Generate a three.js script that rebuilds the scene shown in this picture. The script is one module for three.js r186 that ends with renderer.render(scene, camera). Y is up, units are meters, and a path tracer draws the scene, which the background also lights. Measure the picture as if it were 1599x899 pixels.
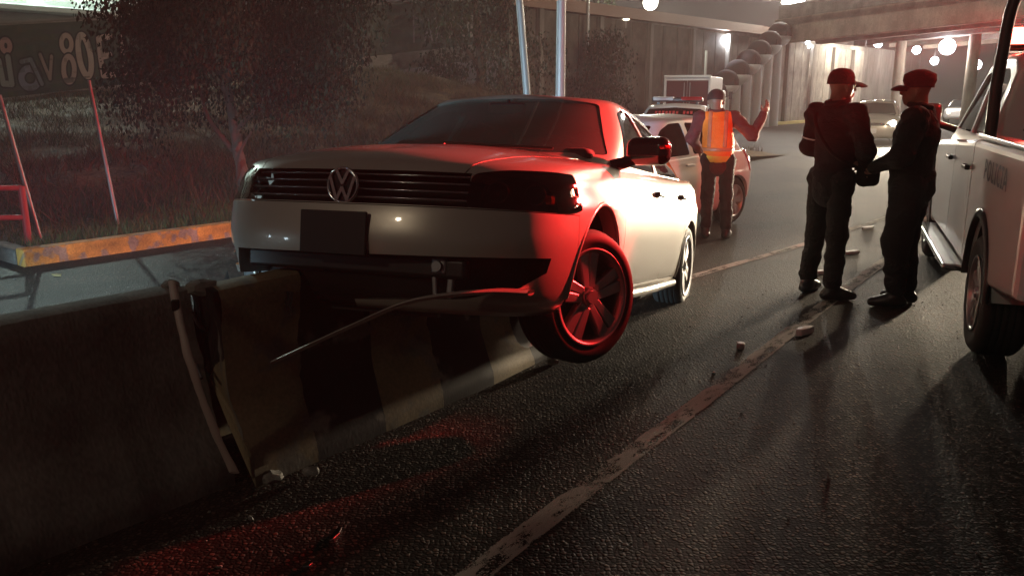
import * as THREE from 'three';
import { mergeGeometries, mergeVertices, toCreasedNormals } from 'three/addons/utils/BufferGeometryUtils.js';
import { RoundedBoxGeometry } from 'three/addons/geometries/RoundedBoxGeometry.js';
import { Brush, Evaluator, SUBTRACTION, INTERSECTION } from 'three-bvh-csg';

// ---------------------------------------------------------------- camera, sky, moon, exposure
const scene = new THREE.Scene();
const camera = new THREE.PerspectiveCamera(38.15, 1024 / 575, 0.05, 600);
const H = 1.614, PITCH = 0.227;
camera.position.set(0, H, 0);
camera.rotation.set(-PITCH, 0, 0);
const renderer = new THREE.WebGLRenderer();
renderer.toneMapping = THREE.LinearToneMapping;
renderer.toneMappingExposure = 1;
renderer.shadowMap.enabled = true;
{
  const w = 64, h = 32, d = new Float32Array(w * h * 4);
  for (let j = 0; j < h; j++) for (let i = 0; i < w; i++) {
    const up = (j + 0.5) / h * 2 - 1, k = 0.006 + 0.008 * Math.exp(-Math.max(0, up) * 4), o = (j * w + i) * 4;
    d[o] = k * 1.25; d[o + 1] = k * 1.0; d[o + 2] = k * 1.0; d[o + 3] = 1;
  }
  const t = new THREE.DataTexture(d, w, h, THREE.RGBAFormat, THREE.FloatType);
  t.mapping = THREE.EquirectangularReflectionMapping; t.needsUpdate = true;
  scene.background = t; scene.environment = t;
}
const moon = new THREE.DirectionalLight(0xcfd8ff, 0.012);
moon.position.set(-30, 50, 20); moon.castShadow = true; moon.name = 'moon_light';
scene.add(moon);

// ---------------------------------------------------------------- helpers
const rnd = (s => () => { s = (s + 0x6d2b79f5) | 0; let t = Math.imul(s ^ (s >>> 15), 1 | s); t = (t + Math.imul(t ^ (t >>> 7), 61 | t)) ^ t; return ((t ^ (t >>> 14)) >>> 0) / 4294967296; })(7);
const R = (a, b) => a + (b - a) * rnd();
const V = (x, y, z) => new THREE.Vector3(x, y, z);
const lerp = (a, b, t) => a + (b - a) * t, clamp = (x, a, b) => Math.min(b, Math.max(a, x)), sstep = (a, b, x) => { const t = clamp((x - a) / (b - a), 0, 1); return t * t * (3 - 2 * t); };
const RA = 39 * Math.PI / 180, RS = Math.sin(RA), RC = Math.cos(RA);
const X = (s, lat, y = 0) => V(RS * s - RC * lat, y, -(RC * s + RS * lat));      // the road's own axes: s along it, lat to the left
const inv = (x, z) => [RS * x - RC * z, -RC * x - RS * z];                        // world x, z -> s, lat
const ROAD_TURN = Math.PI - RA;                                                   // rotation.y that lays local +z along the road
const hash = (i, j) => { let h = Math.imul(i, 374761393) ^ Math.imul(j, 668265263); h = Math.imul(h ^ (h >>> 13), 1274126177); return ((h ^ (h >>> 16)) >>> 0) / 4294967296; };
function vnoise(x, y, per = 0) {
  const i = Math.floor(x), j = Math.floor(y), f = x - i, g = y - j, u = f * f * (3 - 2 * f), v = g * g * (3 - 2 * g), m = per ? k => ((k % per) + per) % per : k => k;
  return lerp(lerp(hash(m(i), m(j)), hash(m(i + 1), m(j)), u), lerp(hash(m(i), m(j + 1)), hash(m(i + 1), m(j + 1)), u), v);
}
const fbm = (x, y, per = 0, n = 4) => { let a = 0, w = 0.5; for (let k = 0; k < n; k++) { a += w * vnoise(x, y, per); x *= 2; y *= 2; per *= 2; w *= 0.5; } return a / (1 - Math.pow(0.5, n)); };
function spl(keys) {                                                              // monotone-ish cubic through [x, y] keys
  const n = keys.length, x = keys.map(k => k[0]), y = keys.map(k => k[1]), m = [];
  for (let i = 0; i < n; i++) {
    if (i === 0 || i === n - 1) { const a = i ? i - 1 : 0; m.push((y[a + 1] - y[a]) / (x[a + 1] - x[a])); continue; }
    const p = (y[i] - y[i - 1]) / (x[i] - x[i - 1]), q = (y[i + 1] - y[i]) / (x[i + 1] - x[i]);
    m.push(p * q <= 0 ? 0 : 2 * p * q / (p + q));
  }
  return v => {
    if (v <= x[0]) return y[0];
    if (v >= x[n - 1]) return y[n - 1];
    let i = 0; while (v > x[i + 1]) i++;
    const h = x[i + 1] - x[i], t = (v - x[i]) / h, t2 = t * t, t3 = t2 * t;
    return (2 * t3 - 3 * t2 + 1) * y[i] + (t3 - 2 * t2 + t) * h * m[i] + (-2 * t3 + 3 * t2) * y[i + 1] + (t3 - t2) * h * m[i + 1];
  };
}
const used = {};
const numbered = n => { const k = used[n] = (used[n] ?? -1) + 1; return k ? n + '_' + String(k).padStart(3, '0') : n; };
function tag(o, label, category, group, kind) {
  o.userData = {};
  if (label) o.userData.label = label;
  if (category) o.userData.category = category;
  if (group) o.userData.group = group;
  if (kind || category) o.userData.kind = kind || 'thing';
  return o;
}
function thing(name, label, category, pos = [0, 0, 0], turn = 0, group) {
  const o = new THREE.Group(); o.name = numbered(name); scene.add(o);
  if (pos.isVector3) o.position.copy(pos); else o.position.set(...pos);
  o.rotation.y = turn;
  return tag(o, label, category, group);
}
function clean(g) { for (const k of Object.keys(g.attributes)) if (!['position', 'normal', 'uv', 'color'].includes(k)) g.deleteAttribute(k); return g; }
function merge(list) {
  if (!Array.isArray(list)) return list;
  if (list.length === 1) return list[0];
  const gs = list.map(g => { const q = g.index ? g.toNonIndexed() : g.clone(); for (const k of Object.keys(q.attributes)) if (k !== 'position' && k !== 'normal' && k !== 'uv') q.deleteAttribute(k); if (!q.attributes.uv) q.setAttribute('uv', new THREE.BufferAttribute(new Float32Array(q.attributes.position.count * 2), 2)); return q; });
  return mergeGeometries(gs);
}
function obj(name, geos, mat, parent = scene, label) {
  const m = new THREE.Mesh(merge(geos), mat);
  m.name = parent === scene ? numbered(name) : name; m.castShadow = m.receiveShadow = true; parent.add(m);
  if (label) m.userData.label = label;
  return m;
}
const struct = (name, geos, mat) => tag(obj(name, geos, mat), null, null, null, 'structure');
const mv = (g, x = 0, y = 0, z = 0, rx = 0, ry = 0, rz = 0) => { if (rx) g.rotateX(rx); if (rz) g.rotateZ(rz); if (ry) g.rotateY(ry); return g.translate(x, y, z); };
const box = (w, h, d, x = 0, y = 0, z = 0, rx = 0, ry = 0, rz = 0) => mv(new THREE.BoxGeometry(w, h, d), x, y, z, rx, ry, rz);
const rbox = (w, h, d, r, x = 0, y = 0, z = 0, rx = 0, ry = 0, rz = 0) => mv(new RoundedBoxGeometry(w, h, d, 3, r), x, y, z, rx, ry, rz);
const cyl = (r0, r1, h, x = 0, y = 0, z = 0, rx = 0, ry = 0, rz = 0, n = 20) => mv(new THREE.CylinderGeometry(r0, r1, h, n), x, y, z, rx, ry, rz);
const sph = (r, x, y, z, sx = 1, sy = 1, sz = 1, n = 20) => new THREE.SphereGeometry(r, n, Math.ceil(n * 0.7)).scale(sx, sy, sz).translate(x, y, z);
const tube = (pts, r, n = 24, k = 8) => new THREE.TubeGeometry(new THREE.CatmullRomCurve3(pts.map(p => p.isVector3 ? p : V(...p))), n, r, k, false);
function bar(a, b, r0, r1 = r0, n = 12) {
  a = a.isVector3 ? a : V(...a); b = b.isVector3 ? b : V(...b);
  const d = b.clone().sub(a), g = new THREE.CylinderGeometry(r1, r0, d.length(), n);
  g.applyQuaternion(new THREE.Quaternion().setFromUnitVectors(V(0, 1, 0), d.normalize()));
  return g.translate((a.x + b.x) / 2, (a.y + b.y) / 2, (a.z + b.z) / 2);
}
function shapeOf(pts) { const s = new THREE.Shape(); pts.forEach(([x, y], i) => i ? s.lineTo(x, y) : s.moveTo(x, y)); s.closePath(); return s; }
// a prism whose section lies across axis: 'x' takes [z, y] points, 'y' takes [x, z], 'z' takes [x, y]
function prism(pts, axis, a, b, bevel = 0) {
  const area = pts.reduce((s, p, i) => { const q = pts[(i + 1) % pts.length]; return s + p[0] * q[1] - q[0] * p[1]; }, 0);
  if (area < 0) pts = pts.slice().reverse();
  const P = axis === 'z' ? pts : pts.map(p => [-p[0], p[1]]).reverse();
  const Q = axis === 'y' ? pts.map(p => [p[0], -p[1]]).reverse() : P;
  const g = new THREE.ExtrudeGeometry(shapeOf(axis === 'x' ? P : Q), { depth: b - a - 2 * bevel, bevelEnabled: bevel > 0, bevelSize: bevel, bevelThickness: bevel, bevelSegments: 3, bevelOffset: -bevel, curveSegments: 12 });
  g.translate(0, 0, a + bevel);
  if (axis === 'x') g.rotateY(Math.PI / 2);        // x' = z, z' = -x
  if (axis === 'y') g.rotateX(-Math.PI / 2);       // y' = z, z' = -y
  return g;
}
const ev = new Evaluator(); ev.useGroups = false; ev.attributes = ['position', 'normal'];
function csg(a, b, how) {
  const br = g => { const q = g.clone(); for (const k of Object.keys(q.attributes)) if (k !== 'position' && k !== 'normal') q.deleteAttribute(k); q.clearGroups(); const m = new Brush(q); m.updateMatrixWorld(); return m; };
  const r = ev.evaluate(br(a), br(b), how).geometry;
  r.clearGroups();
  return r;
}
const cut = (a, ...bs) => bs.reduce((g, b) => csg(g, b, SUBTRACTION), a);
const both = (a, b) => csg(a, b, INTERSECTION);
function gridGeo(nu, nv, f, uvf) {                                                // an open sheet of (nu+1) x (nv+1) points
  const p = [], uv = [], ix = [];
  for (let j = 0; j <= nv; j++) for (let i = 0; i <= nu; i++) { const q = f(i / nu, j / nv); p.push(q.x, q.y, q.z); const w = uvf ? uvf(i / nu, j / nv, q) : [i / nu, j / nv]; uv.push(...w); }
  for (let j = 0; j < nv; j++) for (let i = 0; i < nu; i++) { const a = j * (nu + 1) + i; ix.push(a, a + 1, a + nu + 2, a, a + nu + 2, a + nu + 1); }
  const g = new THREE.BufferGeometry(); g.setAttribute('position', new THREE.Float32BufferAttribute(p, 3)); g.setAttribute('uv', new THREE.Float32BufferAttribute(uv, 2)); g.setIndex(ix); g.computeVertexNormals();
  return g;
}
// ---------------------------------------------------------------- textures and materials
function tex(n, f, srgb = true, m = n) {
  const d = new Uint8Array(n * m * 4);
  for (let j = 0; j < m; j++) for (let i = 0; i < n; i++) { const c = f(i / n, j / m), o = (j * n + i) * 4; d[o] = clamp(c[0], 0, 255); d[o + 1] = clamp(c[1], 0, 255); d[o + 2] = clamp(c[2], 0, 255); d[o + 3] = 255; }
  const t = new THREE.DataTexture(d, n, m); t.wrapS = t.wrapT = THREE.RepeatWrapping; t.magFilter = THREE.LinearFilter; t.minFilter = THREE.LinearMipmapLinearFilter; t.generateMipmaps = true;
  if (srgb) t.colorSpace = THREE.SRGBColorSpace;
  t.needsUpdate = true; return t;
}
const g3 = (v, a = 1, b = 1, c = 1) => [v * a, v * b, v * c];
const stones = (() => {                                                            // rounded chippings in a dark binder: height and tone per texel
  const n = 1024, N = 140, hgt = new Float32Array(n * n), tone = new Float32Array(n * n);
  for (let y = 0; y < n; y++) for (let x = 0; x < n; x++) {
    const u = x / n * N, v = y / n * N, i0 = Math.floor(u), j0 = Math.floor(v); let d1 = 9, d2 = 9, id = 0;
    for (let j = -1; j <= 1; j++) for (let i = -1; i <= 1; i++) { const a = (i0 + i + N) % N, b = (j0 + j + N) % N, dx = i0 + i + 0.1 + 0.8 * hash(a, b) - u, dy = j0 + j + 0.1 + 0.8 * hash(a + 517, b + 91) - v, d = dx * dx + dy * dy; if (d < d1) { d2 = d1; d1 = d; id = hash(a + 31, b + 77); } else if (d < d2) d2 = d; }
    const e = clamp((Math.sqrt(d2) - Math.sqrt(d1)) * 2.4, 0, 1), up = 0.15 + 0.85 * id * id;
    hgt[y * n + x] = e * up + 0.12 * hash(x, y); tone[y * n + x] = e * (0.25 + 0.75 * id * id);
  }
  return { at: (m, u, v) => m[Math.floor(v * n) * n + Math.floor(u * n)], hgt, tone };
})();
const asphaltMap = tex(1024, (u, v) => { const k = stones.at(stones.tone, u, v), c = fbm(u * 6, v * 6, 6, 4); return g3(12 + 66 * k + 18 * (c - 0.5), 1.2, 0.98, 0.86); });
const asphaltBump = tex(1024, (u, v) => g3(255 * clamp(stones.at(stones.hgt, u, v), 0, 1)), false);
const concreteMap = tex(512, (u, v) => { const c = fbm(u * 5, v * 5, 5, 5), f = vnoise(u * 128, v * 128, 128), st = fbm(u * 14, v * 2, 14, 3); return g3(118 + 70 * (c - 0.5) + 22 * (f - 0.5) - 46 * Math.max(0, st - 0.55), 1.02, 1, 0.96); });
const roughBump = tex(512, (u, v) => g3(255 * (0.6 * fbm(u * 16, v * 16, 16, 4) + 0.4 * vnoise(u * 128, v * 128, 128))), false);
const soilMap = tex(512, (u, v) => { const c = fbm(u * 8, v * 8, 8, 5), f = vnoise(u * 100, v * 100, 100); return [92 + 70 * (c - 0.5) + 40 * (f - 0.5), 74 + 60 * (c - 0.5) + 36 * (f - 0.5), 52 + 44 * (c - 0.5) + 26 * (f - 0.5)]; });
const clothBump = tex(256, (u, v) => g3(255 * (0.5 * vnoise(u * 64, v * 64, 64) + 0.5 * fbm(u * 5, v * 9, 5, 3))), false);
const orangePeel = tex(256, (u, v) => g3(255 * fbm(u * 20, v * 20, 20, 3)), false);
const S = (color, roughness = 0.7, metalness = 0, more = {}) => new THREE.MeshStandardMaterial({ color, roughness, metalness, ...more });
const P = (color, roughness, metalness, more = {}) => new THREE.MeshPhysicalMaterial({ color, roughness, metalness, ...more });
const M = {
  asphalt: P(0xffffff, 0.65, 0, { map: asphaltMap, bumpMap: asphaltBump, bumpScale: 0.0048, specularIntensity: 0.36, vertexColors: true }),
  silver: P(new THREE.Color(0.50, 0.47, 0.42), 0.34, 0.35, { clearcoat: 1, clearcoatRoughness: 0.06 }),
  white: P(new THREE.Color(0.72, 0.72, 0.72), 0.35, 0, { clearcoat: 0.8, clearcoatRoughness: 0.08 }),
  white2: P(new THREE.Color(0.66, 0.65, 0.66), 0.4, 0, { clearcoat: 0.7, clearcoatRoughness: 0.1 }),
  dark: S(new THREE.Color(0.012, 0.012, 0.012), 0.55),
  black: S(new THREE.Color(0.02, 0.02, 0.02), 0.35),
  gloss: P(new THREE.Color(0.015, 0.015, 0.017), 0.15, 0, { clearcoat: 1, clearcoatRoughness: 0.04 }),
  rubber: S(new THREE.Color(0.018, 0.018, 0.018), 0.75),
  chrome: S(new THREE.Color(0.6, 0.6, 0.6), 0.18, 1),
  alloy: S(new THREE.Color(0.42, 0.42, 0.43), 0.35, 0.75),
  steel: S(new THREE.Color(0.3, 0.3, 0.31), 0.45, 0.8),
  seat: S(new THREE.Color(0.03, 0.03, 0.032), 0.85),
  glass: P(new THREE.Color(0.62, 0.72, 0.68), 0.02, 0, { transmission: 1, thickness: 0, ior: 1.5 }),
  tint: P(new THREE.Color(0.12, 0.14, 0.14), 0.03, 0, { transmission: 1, thickness: 0, ior: 1.5 }),
  screen: P(new THREE.Color(0.42, 0.62, 0.58), 0.03, 0, { transmission: 0.88, thickness: 0, ior: 1.6 }),
  smoked: P(new THREE.Color(0.52, 0.5, 0.48), 0.03, 0, { transmission: 1, thickness: 0, ior: 1.5 }),
  clear: P(new THREE.Color(0.9, 0.92, 0.92), 0.03, 0, { transmission: 1, thickness: 0, ior: 1.5 }),
  amber: P(new THREE.Color(0.7, 0.25, 0.02), 0.2, 0, { clearcoat: 1 }),
  redLens: P(new THREE.Color(0.45, 0.01, 0.015), 0.15, 0, { clearcoat: 1 }),
  concrete: S(0xffffff, 0.85, 0, { map: concreteMap, bumpMap: roughBump, bumpScale: 0.0018 }),
  soil: S(0xffffff, 0.95, 0, { map: soilMap, bumpMap: roughBump, bumpScale: 0.03 }),
  galv: S(new THREE.Color(0.42, 0.43, 0.44), 0.5, 0.3, { bumpMap: roughBump, bumpScale: 0.001 }),
};
const glow = (r, g, b, k) => S(0x050505, 0.4, 0, { emissive: new THREE.Color(r, g, b), emissiveIntensity: k });

// ---------------------------------------------------------------- lamps
function lamp(kind, color, power, pos, parent, opt = {}) {
  const L = kind === 'spot' ? new THREE.SpotLight(color, power, 0, opt.angle ?? 0.6, opt.penumbra ?? 0.6, 2) : new THREE.PointLight(color, power, 0, 2);
  L.position.set(...pos); L.name = 'lamp_light'; L.castShadow = true; L.shadow.radius = opt.radius ?? 5;
  parent.add(L);
  if (kind === 'spot') { L.target.position.set(...opt.at); L.target.name = 'lamp_aim'; parent.add(L.target); }
  return L;
}
// ---------------------------------------------------------------- cars: the shell is a lofted solid that is cut into panels, openings and lenses
function mirrorX(g) {                                                             // half shell (x >= 0) -> closed solid
  const a = g.toNonIndexed(), b = a.clone(), p = b.attributes.position;
  for (let i = 0; i < p.count; i++) p.setX(i, -p.getX(i));
  for (let i = 0; i < p.count; i += 3) for (const k of ['X', 'Y', 'Z']) { const t = p['get' + k](i + 1); p['set' + k](i + 1, p['get' + k](i + 2)); p['set' + k](i + 2, t); }
  for (const q of [a, b]) for (const k of Object.keys(q.attributes)) if (k !== 'position') q.deleteAttribute(k);
  const m = mergeVertices(mergeGeometries([a, b]), 2e-4), v = m.attributes.position, ix = m.index.array;
  let vol = 0;
  const A = V(0, 0, 0), B = V(0, 0, 0), C = V(0, 0, 0), keep = [];
  for (let i = 0; i < ix.length; i += 3) {
    if (ix[i] === ix[i + 1] || ix[i] === ix[i + 2] || ix[i + 1] === ix[i + 2]) continue;
    A.fromBufferAttribute(v, ix[i]); B.fromBufferAttribute(v, ix[i + 1]); C.fromBufferAttribute(v, ix[i + 2]);
    vol += A.dot(B.clone().cross(C)); keep.push(ix[i], ix[i + 1], ix[i + 2]);
  }
  if (vol < 0) for (let i = 0; i < keep.length; i += 3) { const t = keep[i + 1]; keep[i + 1] = keep[i + 2]; keep[i + 2] = t; }
  m.setIndex(keep); m.computeVertexNormals();
  return m;
}
const sup = (phi, n) => { const s = Math.abs(Math.sin(phi)), c = Math.abs(Math.cos(phi)), r = Math.pow(Math.pow(s, n) + Math.pow(c, n), -1 / n); return [r * s, r * c]; };
function Shell(p) {
  const yb = spl(p.yb), yt = spl(p.yt), Wv = spl(p.W), zf = spl(p.zf), zr = spl(p.zr), sp = spl(p.spine), wz = spl(p.wz ?? [[-9, 1], [9, 1]]);
  const side = (v, c, off) => {
    let x, z, W = Wv(v) + off;
    if (c < 1 / 3) { const [a, b] = sup(c * 1.5 * Math.PI, p.nF); z = p.zA + (zf(v) + off - p.zA) * b; x = W * a; }
    else if (c < 2 / 3) { z = lerp(p.zA, p.zB, c * 3 - 1); x = W; }
    else { const [a, b] = sup((1 - c) * 1.5 * Math.PI, p.nR); z = p.zB + (zr(v) - off - p.zB) * b; x = W * a; }
    x *= wz(z);
    let bump = 0;                                                                  // flared arches
    for (const w of p.wheels) bump += 0.014 * Math.exp(-Math.pow((z - w) / 0.42, 4)) * sstep(0.05, 0.3, v) * (1 - sstep(0.6, 0.95, v));
    return [x + (x > 0.3 ? bump : 0), lerp(yb(z), yt(z) + off, v), z];
  };
  const lower = (off = 0, NC = p.NC ?? 84, NV = 26, NU = 12) => mirrorX(gridGeo(NC, NV + NU + 2, (c, r) => {
    let k = Math.round(r * (NV + NU + 2));
    if (c < 1e-6) c = 0; if (c > 1 - 1e-6) c = 1;
    if (k === 0) { const q = side(0, c, off); return V(0, q[1], q[2] * 0.9 - 0.1); }
    if (k === 1) { const q = side(0, c, off); return V(q[0] * 0.5, q[1], q[2] * 0.95 - 0.05); }
    k -= 2;
    if (k <= NV) { const q = side(k / NV, c, off); return V(c === 0 || c === 1 ? 0 : q[0], q[1], q[2]); }
    const u = (k - NV) / NU, q = side(1, c, off), zs = q[2] > p.zA ? p.zA + (q[2] - p.zA) * 0.8 - 0.12 * (1 - 0) * sstep(p.zA - 0.6, p.zA + 0.3, q[2]) : q[2] < p.zB ? p.zB + (q[2] - p.zB) * 0.86 : q[2] - 0.12 * sstep(p.zA - 0.6, p.zA + 0.3, q[2]);
    const e = Math.sin(u * Math.PI / 2), ys = sp(zs) + off;
    return V(u > 1 - 1e-6 || c === 0 || c === 1 ? 0 : q[0] * (1 - u), q[1] + (ys - q[1]) * Math.pow(e, 0.85), lerp(q[2], zs, u));
  }));
  const vOf = (y, z) => clamp((y - yb(z)) / (yt(z) - yb(z)), 0, 1);
  const frontZ = (x, y, off = 0) => { let z = 0.8; for (let i = 0; i < 6; i++) { const v = vOf(y, z), W = (Wv(v) + off) * wz(z); z = p.zA + (zf(v) + off - p.zA) * Math.pow(Math.max(0, 1 - Math.pow(Math.min(1, Math.abs(x) / W), p.nF)), 1 / p.nF); } return z; };
  const sideX = (z, y, off = 0) => { const v = vOf(y, z), W = (Wv(v) + off) * wz(z); if (z > p.zA) return W * Math.pow(Math.max(0, 1 - Math.pow((z - p.zA) / (zf(v) - p.zA), p.nF)), 1 / p.nF); return W; };
  // greenhouse
  const g = p.green, yE = spl(g.edge), yC = spl(g.crown);
  const gside = (v, c, off) => {
    const W = lerp(g.w0, g.w1, Math.pow(v, 1.15)) + off, zA = lerp(g.zA0, g.zA1, v), zB = lerp(g.zB0, g.zB1, v), n = lerp(g.n0, g.n1, v);
    const F = lerp(g.f0, g.f1, Math.pow(v, 0.96)) + off, B = lerp(g.r0, g.r1, v) - off;
    let x, z;
    if (c < 1 / 3) { const [a, b] = sup(c * 1.5 * Math.PI, n); z = zA + (F - zA) * b; x = W * a; }
    else if (c < 2 / 3) { z = lerp(zA, zB, c * 3 - 1); x = W; }
    else { const [a, b] = sup((1 - c) * 1.5 * Math.PI, g.nR ?? 3.2); z = zB + (B - zB) * b; x = W * a; }
    x += 0.02 * Math.sin(Math.PI * v) * (x / W);
    const y0 = g.y0, y1 = yE(lerp(g.zA1, g.zB1, clamp(c * 3 - 1, 0, 1))) + (c < 1 / 3 ? (yE(g.f1) - yE(g.zA1)) * (1 - c * 3) : c > 2 / 3 ? (yE(g.r1) - yE(g.zB1)) * (c * 3 - 2) : 0);
    return [x, lerp(y0, y1 + off, v), z];
  };
  const upper = (off = 0, NC = p.NC ?? 84, NV = 16, NU = 10) => mirrorX(gridGeo(NC, NV + NU + 1, (c, r) => {
    let k = Math.round(r * (NV + NU + 1));
    if (c < 1e-6) c = 0; if (c > 1 - 1e-6) c = 1;
    if (k === 0) { const q = gside(0, c, off); return V(0, q[1] - 0, q[2] * 0.9 - 0.15); }
    k -= 1;
    if (k <= NV) { const q = gside(k / NV, c, off); return V(c === 0 || c === 1 ? 0 : q[0], q[1], q[2]); }
    const u = (k - NV) / NU, q = gside(1, c, off), zm = (g.f1 + g.r1) / 2, zs = zm + (q[2] - zm) * 0.9;
    return V(u > 1 - 1e-6 || c === 0 || c === 1 ? 0 : q[0] * (1 - u), lerp(q[1], yC(zs) + off, Math.sin(u * Math.PI / 2)), lerp(q[2], zs, u));
  }));
  return { lower, upper, frontZ, sideX, p };
}
const shift = (pts, d) => {                                                        // grow a polygon by d about its edges
  const n = pts.length, area = pts.reduce((s, p, i) => { const q = pts[(i + 1) % n]; return s + p[0] * q[1] - q[0] * p[1]; }, 0), k = Math.sign(area) * d;
  return pts.map((p, i) => {
    const a = pts[(i + n - 1) % n], b = pts[(i + 1) % n], n1 = [p[1] - a[1], a[0] - p[0]], n2 = [b[1] - p[1], p[0] - b[0]], l1 = Math.hypot(...n1), l2 = Math.hypot(...n2);
    const m = [n1[0] / l1 + n2[0] / l2, n1[1] / l1 + n2[1] / l2], q = Math.max(0.35, (m[0] * m[0] + m[1] * m[1]) / 2);
    return [p[0] + m[0] * k / q, p[1] + m[1] * k / q];
  });
};
const flipX = pts => pts.map(([x, y]) => [-x, y]).reverse();
const rounded = (pts, r = 0.03, k = 5) => pts.flatMap((p, i) => {                  // round a polygon's corners
  const a = pts[(i + pts.length - 1) % pts.length], b = pts[(i + 1) % pts.length], la = Math.hypot(a[0] - p[0], a[1] - p[1]), lb = Math.hypot(b[0] - p[0], b[1] - p[1]), ra = Math.min(r, la * 0.45), rb = Math.min(r, lb * 0.45);
  const A = [lerp(p[0], a[0], ra / la), lerp(p[1], a[1], ra / la)], B = [lerp(p[0], b[0], rb / lb), lerp(p[1], b[1], rb / lb)];
  return Array.from({ length: k + 1 }, (_, j) => { const t = j / k; return [0, 1].map(c => (1 - t) * (1 - t) * A[c] + 2 * t * (1 - t) * p[c] + t * t * B[c]); });
});

// a wheel whose outer face looks along +x
function buildWheel(parent, pos, { r = 0.334, w = 0.225, rr = 0.235, spokes = 5, turn = 0, flip = false, spin = 0, wide = 1, plain = false, rimMat = M.alloy }) {
  const wheel = new THREE.Group(); wheel.name = 'wheel'; parent.add(wheel);
  wheel.position.set(...pos); wheel.rotation.y = turn + (flip ? Math.PI : 0);
  const ax = g => g.rotateZ(-Math.PI / 2);                                         // lathe axis y -> x
  const h = w / 2, tp = [[rr, -h + 0.012], [rr + 0.03, -h], [r - 0.04, -h - 0.006], [r - 0.012, -h + 0.02], [r - 0.001, -h + 0.045]];
  for (const gx of [-0.055, -0.018, 0.018, 0.055]) tp.push([r, gx - 0.008], [r - 0.009, gx - 0.004], [r - 0.009, gx + 0.004], [r, gx + 0.008]);
  tp.push([r - 0.001, h - 0.045], [r - 0.012, h - 0.02], [r - 0.04, h + 0.006], [rr + 0.03, h], [rr, h - 0.012]);
  obj('tyre', ax(new THREE.LatheGeometry(tp.map(q => new THREE.Vector2(...q)), plain ? 28 : 56)), M.rubber, wheel);
  const rim = obj('rim', [ax(new THREE.LatheGeometry([[rr - 0.03, -h + 0.01], [rr + 0.004, -h + 0.006], [rr - 0.02, 0], [rr - 0.022, h - 0.05], [rr - 0.014, h - 0.02], [rr + 0.005, h - 0.004], [rr + 0.008, h + 0.002], [rr + 0.004, h + 0.006], [rr - 0.012, h + 0.002], [rr - 0.02, h - 0.03]].map(q => new THREE.Vector2(...q)), plain ? 28 : 56))], rimMat, wheel);
  for (let i = 0; i < spokes; i++) {
    const g = [];
    const wi = 0.03 * wide, wo = 0.056 * wide, r1 = rr - 0.012, mk = (a, b, c, d) => new THREE.ExtrudeGeometry(shapeOf([[a, 0.05], [b, 0.05], [d, r1], [c, r1]]), { depth: 0.022, bevelEnabled: true, bevelSize: 0.007, bevelThickness: 0.008, bevelSegments: 2 });
    if (plain) g.push(mk(-wi, wi, -wo, wo)); else g.push(mk(-wi, -0.004, -wo, -0.012), mk(0.004, wi, 0.012, wo), mk(-wi * 0.8, wi * 0.8, -wo * 0.85, wo * 0.85).translate(0, 0, -0.014));
    const q = merge(g); const pp = q.attributes.position;
    for (let k = 0; k < pp.count; k++) { const d = Math.hypot(pp.getX(k), pp.getY(k)); pp.setZ(k, pp.getZ(k) + h - 0.05 + 0.018 * sstep(0.05, 0.12, d) - 0.012 * sstep(0.16, 0.23, d)); }
    q.rotateZ(spin + i * 2 * Math.PI / spokes).rotateY(Math.PI / 2); q.computeVertexNormals();
    obj('spoke', q, rimMat, rim);
  }
  obj('hub', [ax(cyl(0.045, 0.06, 0.05, 0, h - 0.035, 0)), ax(cyl(0.03, 0.034, 0.012, 0, h - 0.006, 0))], rimMat, rim);
  if (!plain) obj('brake_disc', [ax(cyl(0.15, 0.15, 0.024, 0, -0.01, 0, 0, 0, 0, 32)), ax(cyl(rr - 0.03, rr - 0.03, 0.01, 0, -h + 0.03, 0, 0, 0, 0, 32))], M.dark, wheel);
  return wheel;
}
const arch = (z, y, r) => new THREE.CylinderGeometry(r, r, 0.6, 40).rotateZ(Math.PI / 2).translate(0.84, y, z);
const archLiner = (z, y, r, s) => { const g = new THREE.CylinderGeometry(r, r, 0.3, 30, 1, true, 0, Math.PI); g.rotateZ(Math.PI / 2); g.rotateX(0); return g.translate(s * 0.72, y, z); };

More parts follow.
